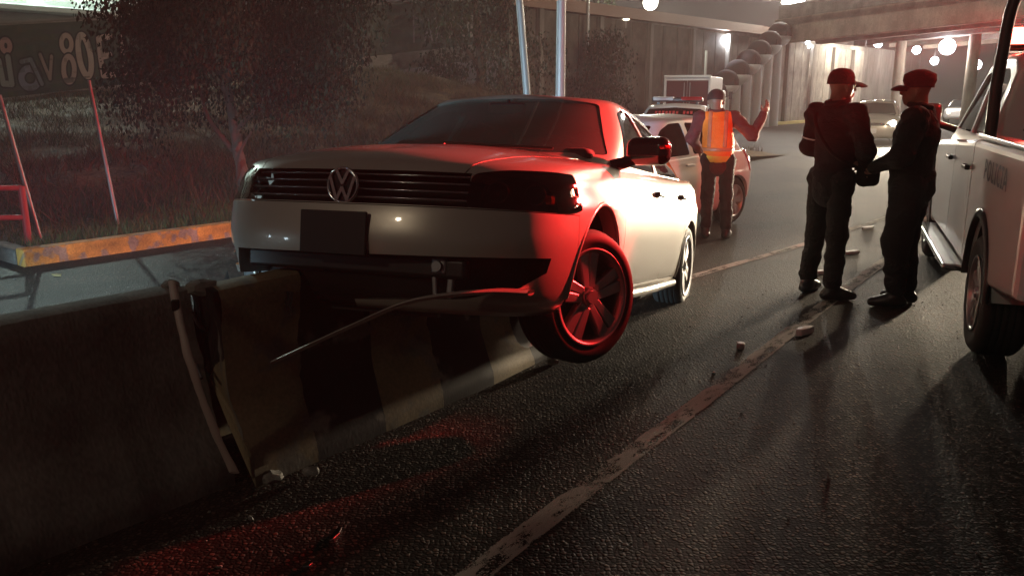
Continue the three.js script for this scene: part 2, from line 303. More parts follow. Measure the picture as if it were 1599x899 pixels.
const PASSAT = {
  nF: 2.9, nR: 3.4, zA: -0.05, zB: -2.8, wheels: [0, -2.803], NC: 105,
  yb: [[-3.95, 0.27], [-3.2, 0.2], [-2.4, 0.18], [0, 0.18], [0.5, 0.18], [0.95, 0.2]],
  yt: [[-3.95, 1.05], [-3.4, 1.05], [-2.8, 1.02], [-2, 0.985], [-1, 0.955], [-0.4, 0.93], [0, 0.895], [0.35, 0.865], [0.6, 0.835], [0.95, 0.812]],
  W: [[0, 0.80], [0.05, 0.85], [0.14, 0.885], [0.34, 0.908], [0.56, 0.918], [0.72, 0.917], [0.78, 0.903], [0.9, 0.885], [1, 0.835]],
  zf: [[0, 0.84], [0.12, 0.90], [0.3, 0.935], [0.5, 0.953], [0.64, 0.943], [0.78, 0.92], [0.9, 0.89], [1, 0.83]],
  zr: [[0, -3.80], [0.2, -3.90], [0.5, -3.92], [0.75, -3.89], [0.93, -3.87], [1, -3.82]],
  spine: [[-3.9, 1.085], [-3.2, 1.10], [-2.5, 1.04], [-0.6, 1.03], [-0.2, 1.01], [0.2, 0.97], [0.55, 0.91], [0.9, 0.85]],
  green: { y0: 0.90, w0: 0.855, w1: 0.60, zA0: -0.75, zA1: -1.45, zB0: -2.75, zB1: -2.3, f0: -0.08, f1: -1.02, r0: -3.42, r1: -2.66, n0: 2.5, n1: 3, edge: [[-2.7, 1.355], [-2.2, 1.41], [-1.6, 1.425], [-1.0, 1.385]], crown: [[-2.7, 1.395], [-2.2, 1.465], [-1.6, 1.47], [-1.0, 1.425]] },
};
function windowsOf(sh, wp, glassMat, car, roofMat, thick = 0.035) {
  const outer = sh.upper(0);
  let shell = csg(outer, sh.upper(-thick), SUBTRACTION);
  const ws = prism(wp.front, 'z', wp.frontZ[0], wp.frontZ[1]), wr = prism(wp.rear, 'z', wp.rearZ[0], wp.rearZ[1]);
  const side = wp.side.flatMap(q => [prism(q, 'x', 0.3, 1.2), prism(q, 'x', -1.2, -0.3)]);
  shell = cut(shell, ws, wr, ...side);
  const roof = obj('roof', shell, roofMat, car);
  const pane = csg(sh.upper(-0.006), sh.upper(-0.012), SUBTRACTION);
  const wind = obj('windshield', both(pane, prism(shift(wp.front, 0.012), 'z', wp.frontZ[0], wp.frontZ[1])), wp.frontGlass ?? glassMat, car);
  obj('rear_window', both(pane, prism(shift(wp.rear, 0.012), 'z', wp.rearZ[0], wp.rearZ[1])), glassMat, car);
  wp.side.forEach(q => [1, -1].forEach(s => obj('side_window', both(pane, prism(shift(q, 0.01), 'x', s > 0 ? 0.3 : -1.2, s > 0 ? 1.2 : -0.3)), glassMat, car)));
  return { roof, wind, pane };
}
function seatSet(car, spots) {
  for (const [x, z] of spots) {
    const seat = obj('seat', [rbox(0.48, 0.16, 0.5, 0.06, x, 0.55, z), rbox(0.46, 0.6, 0.14, 0.06, x, 0.86, z - 0.3, -0.25), rbox(0.26, 0.17, 0.1, 0.045, x, 1.2, z - 0.4, -0.15)], M.seat, car);
    seat.userData = {};
  }
}
// ---------------------------------------------------------------- the crashed saloon
const car = thing('crashed_sedan', 'silver saloon with its nose heaved up on the striped concrete barrier', 'car', [-0.437, 0.385, -4.298], 0);
car.rotation.set(-0.163, -0.364, 0.011, 'YXZ');
{
  const sh = Shell(PASSAT), p = PASSAT;
  const GR = [[-0.56, 0.645], [-0.54, 0.79], [0.54, 0.79], [0.56, 0.645]];
  const HL = rounded([[0.545, 0.645], [0.545, 0.79], [0.66, 0.815], [0.80, 0.826], [0.95, 0.825], [0.915, 0.70], [0.895, 0.642]], 0.025);
  const LOW = [[-0.88, 0.05], [-0.88, 0.30], [-0.64, 0.30], [-0.61, 0.42], [0.835, 0.445], [0.82, 0.38], [0.74, 0.315], [0.55, 0.262], [0.05, 0.23], [0.03, 0.05]];
  const FOG = rounded([[-0.90, 0.33], [-0.885, 0.475], [-0.66, 0.425], [-0.63, 0.335]], 0.02);
  const DF = rounded([[-0.50, 0.27], [-0.47, 0.9], [-0.55, 1.3], [-1.70, 1.3], [-1.72, 0.27]], 0.05);
  const DR = rounded([[-1.72, 0.27], [-1.70, 1.3], [-2.75, 1.3], [-2.72, 0.98], [-2.48, 0.66], [-2.36, 0.27]], 0.06);
  const HOOD = rounded([[-0.70, -0.36], [-0.66, 0.2], [-0.56, 0.6], [-0.50, 0.83], [-0.25, 0.96], [0.25, 0.96], [0.50, 0.83], [0.56, 0.6], [0.66, 0.2], [0.70, -0.36], [0.3, -0.1], [-0.3, -0.1]], 0.04);
  const TRUNK = rounded([[-0.66, -3.45], [-0.70, -3.98], [0.70, -3.98], [0.66, -3.45], [0.3, -3.36], [-0.3, -3.36]], 0.03);
  let body = sh.lower(0);
  const L2 = sh.lower(-0.002), prG = prism(GR, 'z', 0.55, 1.3), prL = prism(LOW, 'z', 0.25, 1.3), prF = prism(FOG, 'z', 0.2, 1.3), hl = [prism(HL, 'z', 0.33, 1.3), prism(flipX(HL), 'z', 0.33, 1.3)];
  const cock = cut(prism([[-0.34, 0.99], [-0.5, 0.4], [-2.4, 0.4], [-2.75, 0.8], [-3.2, 1.2], [-0.34, 1.2]], 'x', -0.72, 0.72));
  const recessG = both(sh.lower(-0.075), prG), recessL = both(sh.lower(-0.15), prism(shift(LOW, -0.002), 'z', 0.25, 1.3)), recessF = both(sh.lower(-0.045), prism(shift(FOG, -0.001), 'z', 0.2, 1.3));
  body = cut(body, cock, arch(0, 0.334, 0.372), arch(-2.803, 0.334, 0.372), arch(0, 0.334, 0.372).translate(-1.68, 0, 0), arch(-2.803, 0.334, 0.372).translate(-1.68, 0, 0), prG, prL, prF, ...hl);
  const hoodPr = prism(HOOD, 'y', 0.72, 1.3), trunkPr = prism(TRUNK, 'y', 0.8, 1.3);
  const hood = obj('hood', both(body, hoodPr), M.silver, car); obj('boot_lid', both(body, trunkPr), M.silver, car);
  body = cut(body, prism(shift(HOOD, 0.005), 'y', 0.715, 1.3), prism(shift(TRUNK, 0.005), 'y', 0.795, 1.3));
  for (const s of [1, -1]) for (const [q, hz, hy] of [[DF, -1.47, 0.825], [DR, -2.42, 0.855]]) {
    const door = obj('door', both(body, prism(q, 'x', s > 0 ? 0.66 : -1.1, s > 0 ? 1.1 : -0.66)), M.silver, car);
    const hx = sh.sideX(hz, hy);
    obj('handle', [rbox(0.03, 0.032, 0.2, 0.012, s * (hx + 0.022), hy + 0.01, hz), rbox(0.02, 0.07, 0.11, 0.01, s * (hx - 0.004), hy - 0.005, hz + 0.02)], M.black, door);
  }
  body = cut(body, ...[DF, DR].flatMap(q => [prism(shift(q, 0.004), 'x', 0.658, 1.1), prism(shift(q, 0.004), 'x', -1.1, -0.658)]));
  const bumperPr = prism([[-1.1, 0], [-1.1, 0.638], [1.1, 0.638], [1.1, 0]], 'z', 0.365, 1.3);
  obj('front_bumper', both(body, bumperPr), M.silver, car);
  body = cut(body, prism([[-1.1, 0], [-1.1, 0.642], [1.1, 0.642], [1.1, 0]], 'z', 0.361, 1.3));
  obj('body_shell', body, M.silver, car);
  const grille = obj('grille', recessG, M.dark, car);
  for (const y of [0.672, 0.706, 0.740, 0.772]) {
    const pts = []; for (let i = 0; i <= 24; i++) { const x = -0.54 + 1.08 * i / 24; pts.push(V(x, y, sh.frontZ(x, y) - 0.022)); }
    const g = gridGeo(24, 3, (u, v) => { const q = pts[Math.round(u * 24)]; const k = Math.round(v * 3); return V(q.x, q.y + [-0.0045, -0.0045, 0.0045, 0.0045][k], q.z + [-0.03, 0, 0, -0.03][k]); });
    obj('slat', g, M.chrome, grille);
  }
  obj('lower_opening', recessL, M.dark, car); 
  obj('fog_lamp_panel', recessF, M.gloss, car);
  { const pts = []; for (let i = 0; i <= 12; i++) { const x = -0.86 + 0.2 * i / 12; pts.push(V(x, 0.375 + 0.03 * (i / 12) ** 2, sh.frontZ(x, 0.37) - 0.012)); } obj('chrome_strip', tube(pts, 0.009), M.chrome, car); }
  // what shows in the torn lower opening: crash beam, radiator, hanging bracket
  obj('crash_beam', rbox(1.1, 0.09, 0.06, 0.02, 0, 0.385, 0.80), M.black, car);
  obj('radiator', [box(0.86, 0.3, 0.03, -0.1, 0.30, 0.60), ...Array.from({ length: 14 }, (_, i) => box(0.84, 0.006, 0.01, -0.1, 0.18 + i * 0.02, 0.62))], M.black, car);
  obj('bracket', [rbox(0.07, 0.07, 0.05, 0.012, 0.43, 0.395, 0.815), rbox(0.024, 0.15, 0.03, 0.008, 0.405, 0.33, 0.81, 0, 0, 0.1), rbox(0.03, 0.13, 0.03, 0.008, 0.475, 0.325, 0.80, 0, 0, -0.05), cyl(0.022, 0.022, 0.03, 0.43, 0.395, 0.845, Math.PI / 2)], M.steel, car);
  for (const s of [1, -1]) {
    const pr = s > 0 ? prism(shift(HL, -0.001), 'z', 0.331, 1.3) : prism(shift(flipX(HL), -0.001), 'z', 0.331, 1.3);
    const unit = obj('headlight', both(sh.lower(-0.09), pr), M.black, car);
    obj('lens', both(csg(L2, sh.lower(-0.012), SUBTRACTION), pr), M.smoked, unit);
    for (const [x, r] of [[0.62, 0.042], [0.735, 0.042]]) { const z = sh.frontZ(x, 0.715, -0.085); obj('reflector', new THREE.LatheGeometry([[0.004, -0.02], [r * 0.7, -0.004], [r, 0.028], [r + 0.004, 0.028], [r + 0.004, -0.02]].map(q => new THREE.Vector2(...q)), 28).rotateX(Math.PI / 2).rotateY(s * 0.25).translate(s * x, 0.718, z + 0.008), M.chrome, unit); obj('bulb_cover', sph(r * 0.55, s * x, 0.718, z + 0.012), M.gloss, unit); }
    obj('side_marker', rbox(0.03, 0.04, 0.06, 0.01, s * 0.79, 0.70, sh.frontZ(0.79, 0.715, -0.05)), M.amber, unit);
    // arch lip, liner
    for (const z of [0, -2.803]) {
      const pts = []; for (let i = 0; i <= 40; i++) { const a = -0.2 + (Math.PI + 0.4) * i / 40, zz = z + 0.374 * Math.cos(a), yy = 0.334 + 0.374 * Math.sin(a); if (yy < 0.22) continue; pts.push(V(s * (sh.sideX(zz, yy) + 0.004), yy, zz)); }
      obj('arch_lip', tube(pts, 0.012, 50, 6), M.silver, car);
      const ln = gridGeo(24, 1, (u, v) => { const a = -0.3 + (Math.PI + 0.6) * u; return V(s * (0.56 + 0.29 * v), 0.334 + 0.36 * Math.sin(a), z + 0.36 * Math.cos(a)); });
      const cap = new THREE.CircleGeometry(0.37, 30).rotateY(s * Math.PI / 2).translate(s * 0.565, 0.334, z);
      obj('arch_liner', [ln, cap], M.dark, car);
    }
    // mirror
    if (s > 0) {
    const mir = obj('mirror', [mv(new RoundedBoxGeometry(0.25, 0.155, 0.12, 5, 0.055), s * (s > 0 ? 1.0 : 0.965), 1.03, -0.60, 0, s > 0 ? -0.18 : 1.25), bar([s * 0.80, 0.94, -0.58], [s * 0.93, 0.985, -0.60], 0.04, 0.03)], M.gloss, car);
    obj('turn_signal', rbox(0.10, 0.022, 0.05, 0.01, s * (s > 0 ? 1.075 : 0.98), 1.045, s > 0 ? -0.555 : -0.53, 0, s > 0 ? -0.55 : 1.2), M.redLens, mir);
    }
    obj('sill', tube([[s * 0.87, 0.215, -0.42], [s * 0.885, 0.21, -1.4], [s * 0.87, 0.215, -2.4]], 0.03, 20, 8), M.silver, car);
    obj('tail_light', both(csg(sh.lower(0.003), sh.lower(-0.03), SUBTRACTION), prism([[-3.4, 0.80], [-3.3, 1.0], [-4.0, 1.0], [-4.0, 0.80]], 'x', s > 0 ? 0.5 : -1.1, s > 0 ? 1.1 : -0.5)), M.redLens, car);
  }
  windowsOf(sh, {
    front: rounded([[-0.775, 1.0], [-0.565, 1.368], [-0.3, 1.392], [0, 1.398], [0.3, 1.392], [0.565, 1.368], [0.775, 1.0], [0.3, 0.985], [-0.3, 0.985]], 0.03), frontZ: [-1.42, 0.3], frontGlass: M.screen,
    rear: rounded([[-0.64, 1.10], [-0.50, 1.34], [0, 1.36], [0.50, 1.34], [0.64, 1.10], [0, 1.10]], 0.03), rearZ: [-3.8, -2.55],
    side: [rounded([[-0.70, 0.955], [-1.20, 1.325], [-1.40, 1.375], [-1.64, 1.385], [-1.66, 0.985]], 0.04), rounded([[-1.74, 0.985], [-1.72, 1.385], [-2.1, 1.375], [-2.40, 1.335], [-2.85, 1.13], [-2.88, 1.03]], 0.04)],
  }, M.tint, car, M.silver);
  // cabin
  obj('cabin_lining', [box(1.42, 0.03, 2.5, 0, 0.42, -1.7), box(0.02, 0.5, 2.4, 0.705, 0.7, -1.7), box(0.02, 0.5, 2.4, -0.705, 0.7, -1.7), box(1.4, 0.5, 0.02, 0, 0.7, -2.74)], M.seat, car);
  obj('dashboard', [rbox(1.44, 0.16, 0.5, 0.05, 0, 0.96, -0.66, 0.06), rbox(0.4, 0.09, 0.2, 0.04, 0.37, 1.03, -0.74, 0.1)], M.seat, car);
  obj('steering_wheel', [mv(new THREE.TorusGeometry(0.185, 0.017, 10, 32), 0.37, 0.97, -1.0, 0.4), rbox(0.36, 0.05, 0.03, 0.012, 0.37, 0.97, -1.0, 0.4), bar([0.37, 0.93, -0.8], [0.37, 0.97, -1.0], 0.03)], M.black, car);
  obj('interior_mirror', [rbox(0.25, 0.075, 0.04, 0.025, 0, 1.325, -0.98), bar([0, 1.38, -1.0], [0, 1.33, -0.98], 0.012)], M.black, car);
  seatSet(car, [[0.37, -1.35], [-0.37, -1.35]]);
  obj('rear_bench', [rbox(1.3, 0.16, 0.5, 0.06, 0, 0.55, -2.2), rbox(1.3, 0.6, 0.14, 0.06, 0, 0.86, -2.55, -0.3)], M.seat, car);
  obj('roof_antenna', mv(new THREE.ConeGeometry(0.035, 0.075, 12).scale(0.7, 1, 2.2), 0, 1.50, -2.0), M.silver, car);
  obj('wiper_blade', [bar([0.55, 1.005, -0.27], [-0.05, 1.02, -0.17], 0.008), bar([-0.02, 1.005, -0.12], [-0.6, 1.005, -0.29], 0.008)], M.black, car);
  // plate holder, badge
  obj('plate_holder', [rbox(0.325, 0.185, 0.014, 0.006, -0.01, 0.515, sh.frontZ(0.1, 0.53) + 0.012), rbox(0.33, 0.03, 0.02, 0.006, -0.01, 0.435, sh.frontZ(0.12, 0.45) + 0.0)], M.black, car);
  const bz = sh.frontZ(0, 0.71) + 0.004, badge = obj('badge', [mv(new THREE.TorusGeometry(0.072, 0.0075, 12, 48), 0, 0.717, bz)], M.chrome, car);
  obj('badge_disc', cyl(0.071, 0.071, 0.01, 0, 0.717, bz - 0.008, Math.PI / 2, 0, 0, 40), M.gloss, badge);
  const stroke = (a, b) => { const d = Math.hypot(b[0] - a[0], b[1] - a[1]); return box(0.0135, d + 0.004, 0.008, (a[0] + b[0]) / 2, 0.717 + (a[1] + b[1]) / 2, bz + 0.003, 0, 0, -Math.atan2(b[0] - a[0], b[1] - a[1])); };
  obj('badge_letters', [stroke([-0.029, 0.064], [0, 0.008]), stroke([0.029, 0.064], [0, 0.008]), stroke([-0.060, 0.036], [-0.026, -0.062]), stroke([-0.026, -0.062], [0, -0.008]), stroke([0, -0.008], [0.026, -0.062]), stroke([0.026, -0.062], [0.060, 0.036])].map((g, i) => g.translate(0, 0, i * 0.0006)), M.chrome, badge);
  // wheels: the front pair hangs and is steered
  buildWheel(car, [0.80, 0.25, 0.0], { turn: -0.50, spin: 0.1, wide: 1.15 });
  buildWheel(car, [-0.80, 0.25, 0.0], { turn: -0.50, flip: true, spin: 0.4, wide: 1.15 });
  buildWheel(car, [0.80, 0.334, -2.803], { spin: 0.55, wide: 1.15 });
  buildWheel(car, [-0.80, 0.334, -2.803], { flip: true, spin: 0.2, wide: 1.15 });
  obj('front_axle', [bar([-0.7, 0.29, 0], [0.7, 0.29, 0], 0.05), bar([0.5, 0.28, -0.3], [0.68, 0.3, 0], 0.03), rbox(1.0, 0.14, 0.8, 0.04, 0, 0.27, -0.05)], M.dark, car);
  obj('torn_liner', [gridGeo(14, 4, (u, v) => V(-0.80 + 0.26 * u, 0.30 - 0.10 * Math.sin(u * 3) - 0.13 * v * (0.6 + 0.5 * hash(Math.round(u * 14), 2)), sh.frontZ(-0.7, 0.3) - 0.05 + 0.05 * v + 0.03 * Math.sin(u * 9)))], M.black, car);
  obj('torn_liner', [gridGeo(12, 3, (u, v) => V(-0.45 + 0.22 * u, 0.24 - 0.09 * v * (0.5 + hash(Math.round(u * 12), 8)), 0.9 + 0.03 * Math.sin(u * 7 + v)))], M.black, car);
  // the torn lower lip: still held at one corner, its free end on the barrier
  const lip = [[0.79, 0.30, 0.70], [0.674, 0.303, 0.815], [0.551, 0.29, 0.97], [0.424, 0.258, 1.11], [0.266, 0.164, 1.27], [0.062, 0.032, 1.47]].map(q => V(...q));
  const lc = new THREE.CatmullRomCurve3(lip);
  obj('torn_bumper_lip', gridGeo(50, 8, (u, v) => { const q = lc.getPoint(u), a = v * Math.PI * 2, k = lerp(1, 0.55, u); return V(q.x, q.y + Math.sin(a) * 0.014 * k, q.z + Math.cos(a) * 0.05 * k - 0.03); }), M.silver, car, 'torn lower bumper lip hanging down at one end');
}
// ---------------------------------------------------------------- the road
{
  const w = t => { const k = (t - 0.5) * 2; return Math.sign(k) * (10 * Math.abs(k) + 150 * Math.pow(Math.abs(k), 3)); };
  const g = gridGeo(340, 340, (u, v) => V(w(u) + 2, 0, -6 - w(v)), (u, v, q) => [q.x / 2.7, q.z / 2.7]), p = g.attributes.position, col = [];
  for (let i = 0; i < p.count; i++) {
    const [s, lat] = inv(p.getX(i), p.getZ(i)), patch = sstep(0.5, 0.53, fbm(s * 0.16 + 9, lat * 0.35 + 9, 0, 2)), big = fbm(s * 0.5 + 20, lat * 0.9 + 20, 0, 4), oil = sstep(0.62, 0.72, fbm(s * 0.9 + 70, lat * 1.1 + 70, 0, 3)), track = Math.exp(-Math.pow((((lat + 30.2) % 1.75) - 0.87) / 0.35, 2)), crack = sstep(0.016, 0.004, Math.abs(fbm(s * 0.7 + 5, lat * 0.7 + 5, 0, 3) - 0.5));
    const k = (0.62 + 0.75 * big) * (1 - 0.22 * patch) * (1 - 0.5 * oil) * (1 + 0.16 * track) * (1 - 0.45 * crack);
    col.push(k, k, k);
  }
  g.setAttribute('color', new THREE.Float32BufferAttribute(col, 3));
  struct('road', g, M.asphalt);
}
const paintAlpha = tex(1024, (u, v) => { const c = fbm(u * 14, v * 3, 14, 4), f = stones.at(stones.hgt, (u * 1) % 1, (v * 0.12) % 1), e = Math.min(v, 1 - v) * 5; return g3(255 * clamp((c * 0.9 + f * 0.55 + Math.min(e, 0.3) - 0.63) * 2.6, 0, 1)); }, false, 256);
M.paint = S(new THREE.Color(0.27, 0.255, 0.23), 0.8, 0, { alphaMap: paintAlpha, alphaTest: 0.5, bumpMap: roughBump, bumpScale: 0.003 });
function stripe(name, pts, w, y) {                                                 // pts are [x, z] on the road
  const L = pts.map((p, i) => i ? Math.hypot(p[0] - pts[i - 1][0], p[1] - pts[i - 1][1]) : 0), c = new THREE.CatmullRomCurve3(pts.map(p => V(p[0], y, p[1]))), len = L.reduce((a, b) => a + b, 0);
  return struct(name, gridGeo(Math.ceil(len), 1, (u, v) => { const q = c.getPointAt(u), t = c.getTangentAt(u); return V(q.x - t.z * (v - 0.5) * w, y, q.z + t.x * (v - 0.5) * w); }, (u, v) => [u * len / 1.55, v]), M.paint);
}
stripe('lane_line', [[-0.55, -1.9], [-0.09, -2.64], [1.21, -4.52], [2.5, -6.42], [4.04, -8.6], [7.5, -13.2], [14, -21]], 0.115, 0.004);
stripe('edge_line', [[1.3, -7.05], [1.68, -7.48], [3.4, -9.3], [5.06, -11.2], [9, -15.6], [17, -24]], 0.10, 0.004);
// small stones and crumbs lying loose on the asphalt
{
  const g = new THREE.DodecahedronGeometry(1, 0), n = 1300, im = new THREE.InstancedMesh(g, S(new THREE.Color(0.16, 0.15, 0.14), 0.6), n), m = new THREE.Matrix4();
  for (let i = 0; i < n; i++) { const near = rnd() < 0.6, x = near ? R(-2.2, 4.5) : R(-6, 8), z = near ? -R(2.2, 7) : -R(2.4, 14), k = R(0.002, 0.0052) * (rnd() < 0.03 ? 2 : 1); m.compose(V(x, k * 0.5, z), new THREE.Quaternion().setFromEuler(new THREE.Euler(R(0, 3), R(0, 3), 0)), V(k * R(0.8, 1.6), k * 0.7, k)); im.setMatrixAt(i, m); }
  im.name = 'gravel'; im.castShadow = im.receiveShadow = true; scene.add(im); tag(im, 'loose gravel crumbs strewn over the dark asphalt', 'gravel', null, 'stuff');
}
// ---------------------------------------------------------------- the median barrier
const LC = 3.23;                                                                   // its centre line
const BPROF = [[0.30, 0], [0.30, 0.075], [0.165, 0.33], [0.115, 0.6], [0.098, 0.80], [0.075, 0.83], [-0.075, 0.83], [-0.098, 0.80], [-0.115, 0.6], [-0.165, 0.33], [-0.30, 0.075], [-0.30, 0]];
function barrierGeo(s0, s1, at, rough, endDrop = 0) {
  const L = [0]; for (let i = 1; i < BPROF.length; i++) L.push(L[i - 1] + Math.hypot(BPROF[i][0] - BPROF[i - 1][0], BPROF[i][1] - BPROF[i - 1][1]));
  const tot = L.at(-1), nv = 44, nu = Math.ceil((s1 - s0) * 14), pt = v => { const d = v * tot; let i = 1; while (i < L.length - 1 && d > L[i]) i++; const t = (d - L[i - 1]) / (L[i] - L[i - 1]); return [lerp(BPROF[i - 1][0], BPROF[i][0], t), lerp(BPROF[i - 1][1], BPROF[i][1], t)]; };
  const f = (u, v) => {
    const s = lerp(s0, s1, u); let [a, y] = pt(v);
    const e = Math.min(u, 1 - u) * (s1 - s0), chip = rough * Math.exp(-e * 9) * (fbm(s * 7 + 3, v * 17, 0, 3) - 0.35) * 0.16, n = (fbm(s * 4, v * 14, 0, 3) - 0.5) * 0.008;
    const k = endDrop ? 1 - endDrop * sstep(s1 - 0.75, s1, s) : 1;
    const [o, c] = at(s);
    return X(s + (u < 0.5 ? chip : -chip) * (v > 0.05 && v < 0.95 ? 1 : 0), LC + o - (a + Math.sign(a) * n) * (endDrop ? lerp(1, 0.8, 1 - k) : 1), Math.max(-0.02, y * k - Math.max(0, chip) * 0.5 * (y > 0.5 ? 1 : 0)));
  };
  const skin = gridGeo(nu, nv, f, (u, v) => [(s1 - s0) * u, v * tot / 2]);
  const caps = [0, 1].map(u => { const c = []; for (let i = 0; i <= nv; i++) c.push(f(u, i / nv)); const o = c.reduce((p, q) => p.add(q), V(0, 0, 0)).multiplyScalar(1 / c.length); return gridGeo(nv, 3, (a, b) => { const q = c[Math.round(a * nv)].clone().lerp(o, b); if (b > 0) q.add(V((fbm(a * 19, b * 9) - 0.5) * 0.07 * rough, (fbm(a * 17, b * 7 + 4) - 0.5) * 0.04 * rough, 0)); return q; }, (a, b) => [a * 1.1, b * 0.3]); });
  return toCreasedNormals(merge([skin, ...caps]), 0.6);
}
{
  const a = thing('concrete_barrier', 'long plain grey concrete median barrier running out of the left edge', 'barrier');
  obj('barrier_block', barrierGeo(-6, 1.80, () => [0.05, 0], 0.35), M.concrete, a);
  const b = thing('concrete_barrier', 'barrier block painted in slanting black and yellow stripes under the saloon', 'barrier');
  const st = tex(1024, (u, v) => {
    const s = u * 2.2, d = v * 1.04 * 2, near = 1, k = ((s + 0.10 - (d > 0.1 && d < 1.0 ? (d - 0.1) * 0.16 : 0)) / 0.86 + 9.0) % 1, e = (fbm(u * 18, v * 18, 18, 3) - 0.5) * 0.06, on = k + e < 0.5;
    const c = fbm(u * 7, v * 7, 7, 4), f = vnoise(u * 200, v * 200, 200), worn = clamp((fbm(u * 12 + 5, v * 12, 12, 4) - 0.60) * 9, 0, 1);
    const col = on ? [150, 134, 106] : [22, 21, 21], con = [128, 122, 114], m = col.map((q, i) => lerp(q * near, con[i], worn));
    return m.map(q => q * (0.72 + 0.4 * c + 0.14 * (f - 0.5)));
  }, true, 512);
  st.repeat.set(1 / 2.2, 1 / 1.04);
  obj('barrier_block', barrierGeo(1.83, 4.02, s => [-0.06 + (s - 1.83) * 0.035, 0], 0.4, 0.45), S(0xffffff, 0.7, 0, { map: st, bumpMap: roughBump, bumpScale: 0.0008 }), b);
  const rebar = (pts, r) => tube(pts, r, 12, 6);
  obj('bent_rebar', rebar([X(1.86, LC + 0.02, 0.5), X(1.78, LC - 0.05, 0.52), X(1.74, LC - 0.16, 0.47)], 0.007), M.steel, b);
  obj('bent_rebar', rebar([X(1.86, LC - 0.04, 0.62), X(1.79, LC - 0.08, 0.68), X(1.76, LC - 0.1, 0.74)], 0.007), M.steel, b);
  // rubble knocked off the barrier ends
  const mk = (k, seed) => { const g = new THREE.IcosahedronGeometry(k, 1), p = g.attributes.position; for (let i = 0; i < p.count; i++) { const q = V(p.getX(i), p.getY(i), p.getZ(i)), d = 0.45 + 1.1 * fbm(q.x / k * 1.3 + seed, q.y / k * 1.3 + q.z / k * 1.7 + seed * 3, 0, 3); p.setXYZ(i, q.x * d, q.y * d * 0.6, q.z * d); } g.computeVertexNormals(); return g; };
  const rub = [[1.84, 3.2, 0.82, 0.06, 'pale lump of broken concrete on the barrier joint at left'], [1.76, 3.28, 0.835, 0.035, 'smaller broken concrete crumb on the barrier joint beside the pale lump'], [1.9, 2.86, 0.03, 0.05, 'broken concrete lump on the road at the foot of the barrier joint'], [2.05, 2.78, 0.025, 0.035, 'small concrete crumb on the road in front of the barrier joint'], [3.95, 2.88, 0.02, 0.04, 'broken concrete lump at the tapered end of the striped barrier']];
  rub.forEach(([s, l, y, k, lab], i) => tag(obj('concrete_rubble', mk(k, i * 2.3 + 1).translate(...X(s, l, y).toArray()), M.concrete), lab, 'rubble', 'lumps of concrete broken off the barrier'));
}
{
  const o = thing('lit_edge_strip', 'added pale strip tracing the lit end profile of the striped barrier', 'edge strip'), c = new THREE.CatmullRomCurve3([[-1.349, 0.895, -3.221], [-1.307, 0.754, -3.158], [-1.258, 0.586, -3.108], [-1.222, 0.425, -3.112], [-1.182, 0.252, -3.134], [-1.14, 0.105, -3.161]].map(q => V(...q)));  // strip added along the barrier's end profile, standing in for its lit edge
  obj('strip', gridGeo(44, 10, (u, v) => { const q = c.getPoint(u), a = v * 6.2832, k = 0.7 + 0.55 * fbm(u * 6 + 3, 2) + 0.25 * u; return V(q.x + Math.cos(a) * 0.017 * k + 0.006 * (fbm(u * 14, 7) - 0.5), q.y + Math.sin(a) * 0.008, q.z + Math.sin(a) * 0.007 * k); }), S(new THREE.Color(0.42, 0.33, 0.30), 0.5), o);
  obj('clip', [0.12, 0.5].map(u => { const q = c.getPoint(u); return rbox(0.03, 0.045, 0.02, 0.006, q.x, q.y, q.z + 0.01, 0, 0.3); })[0], M.black, o);
}
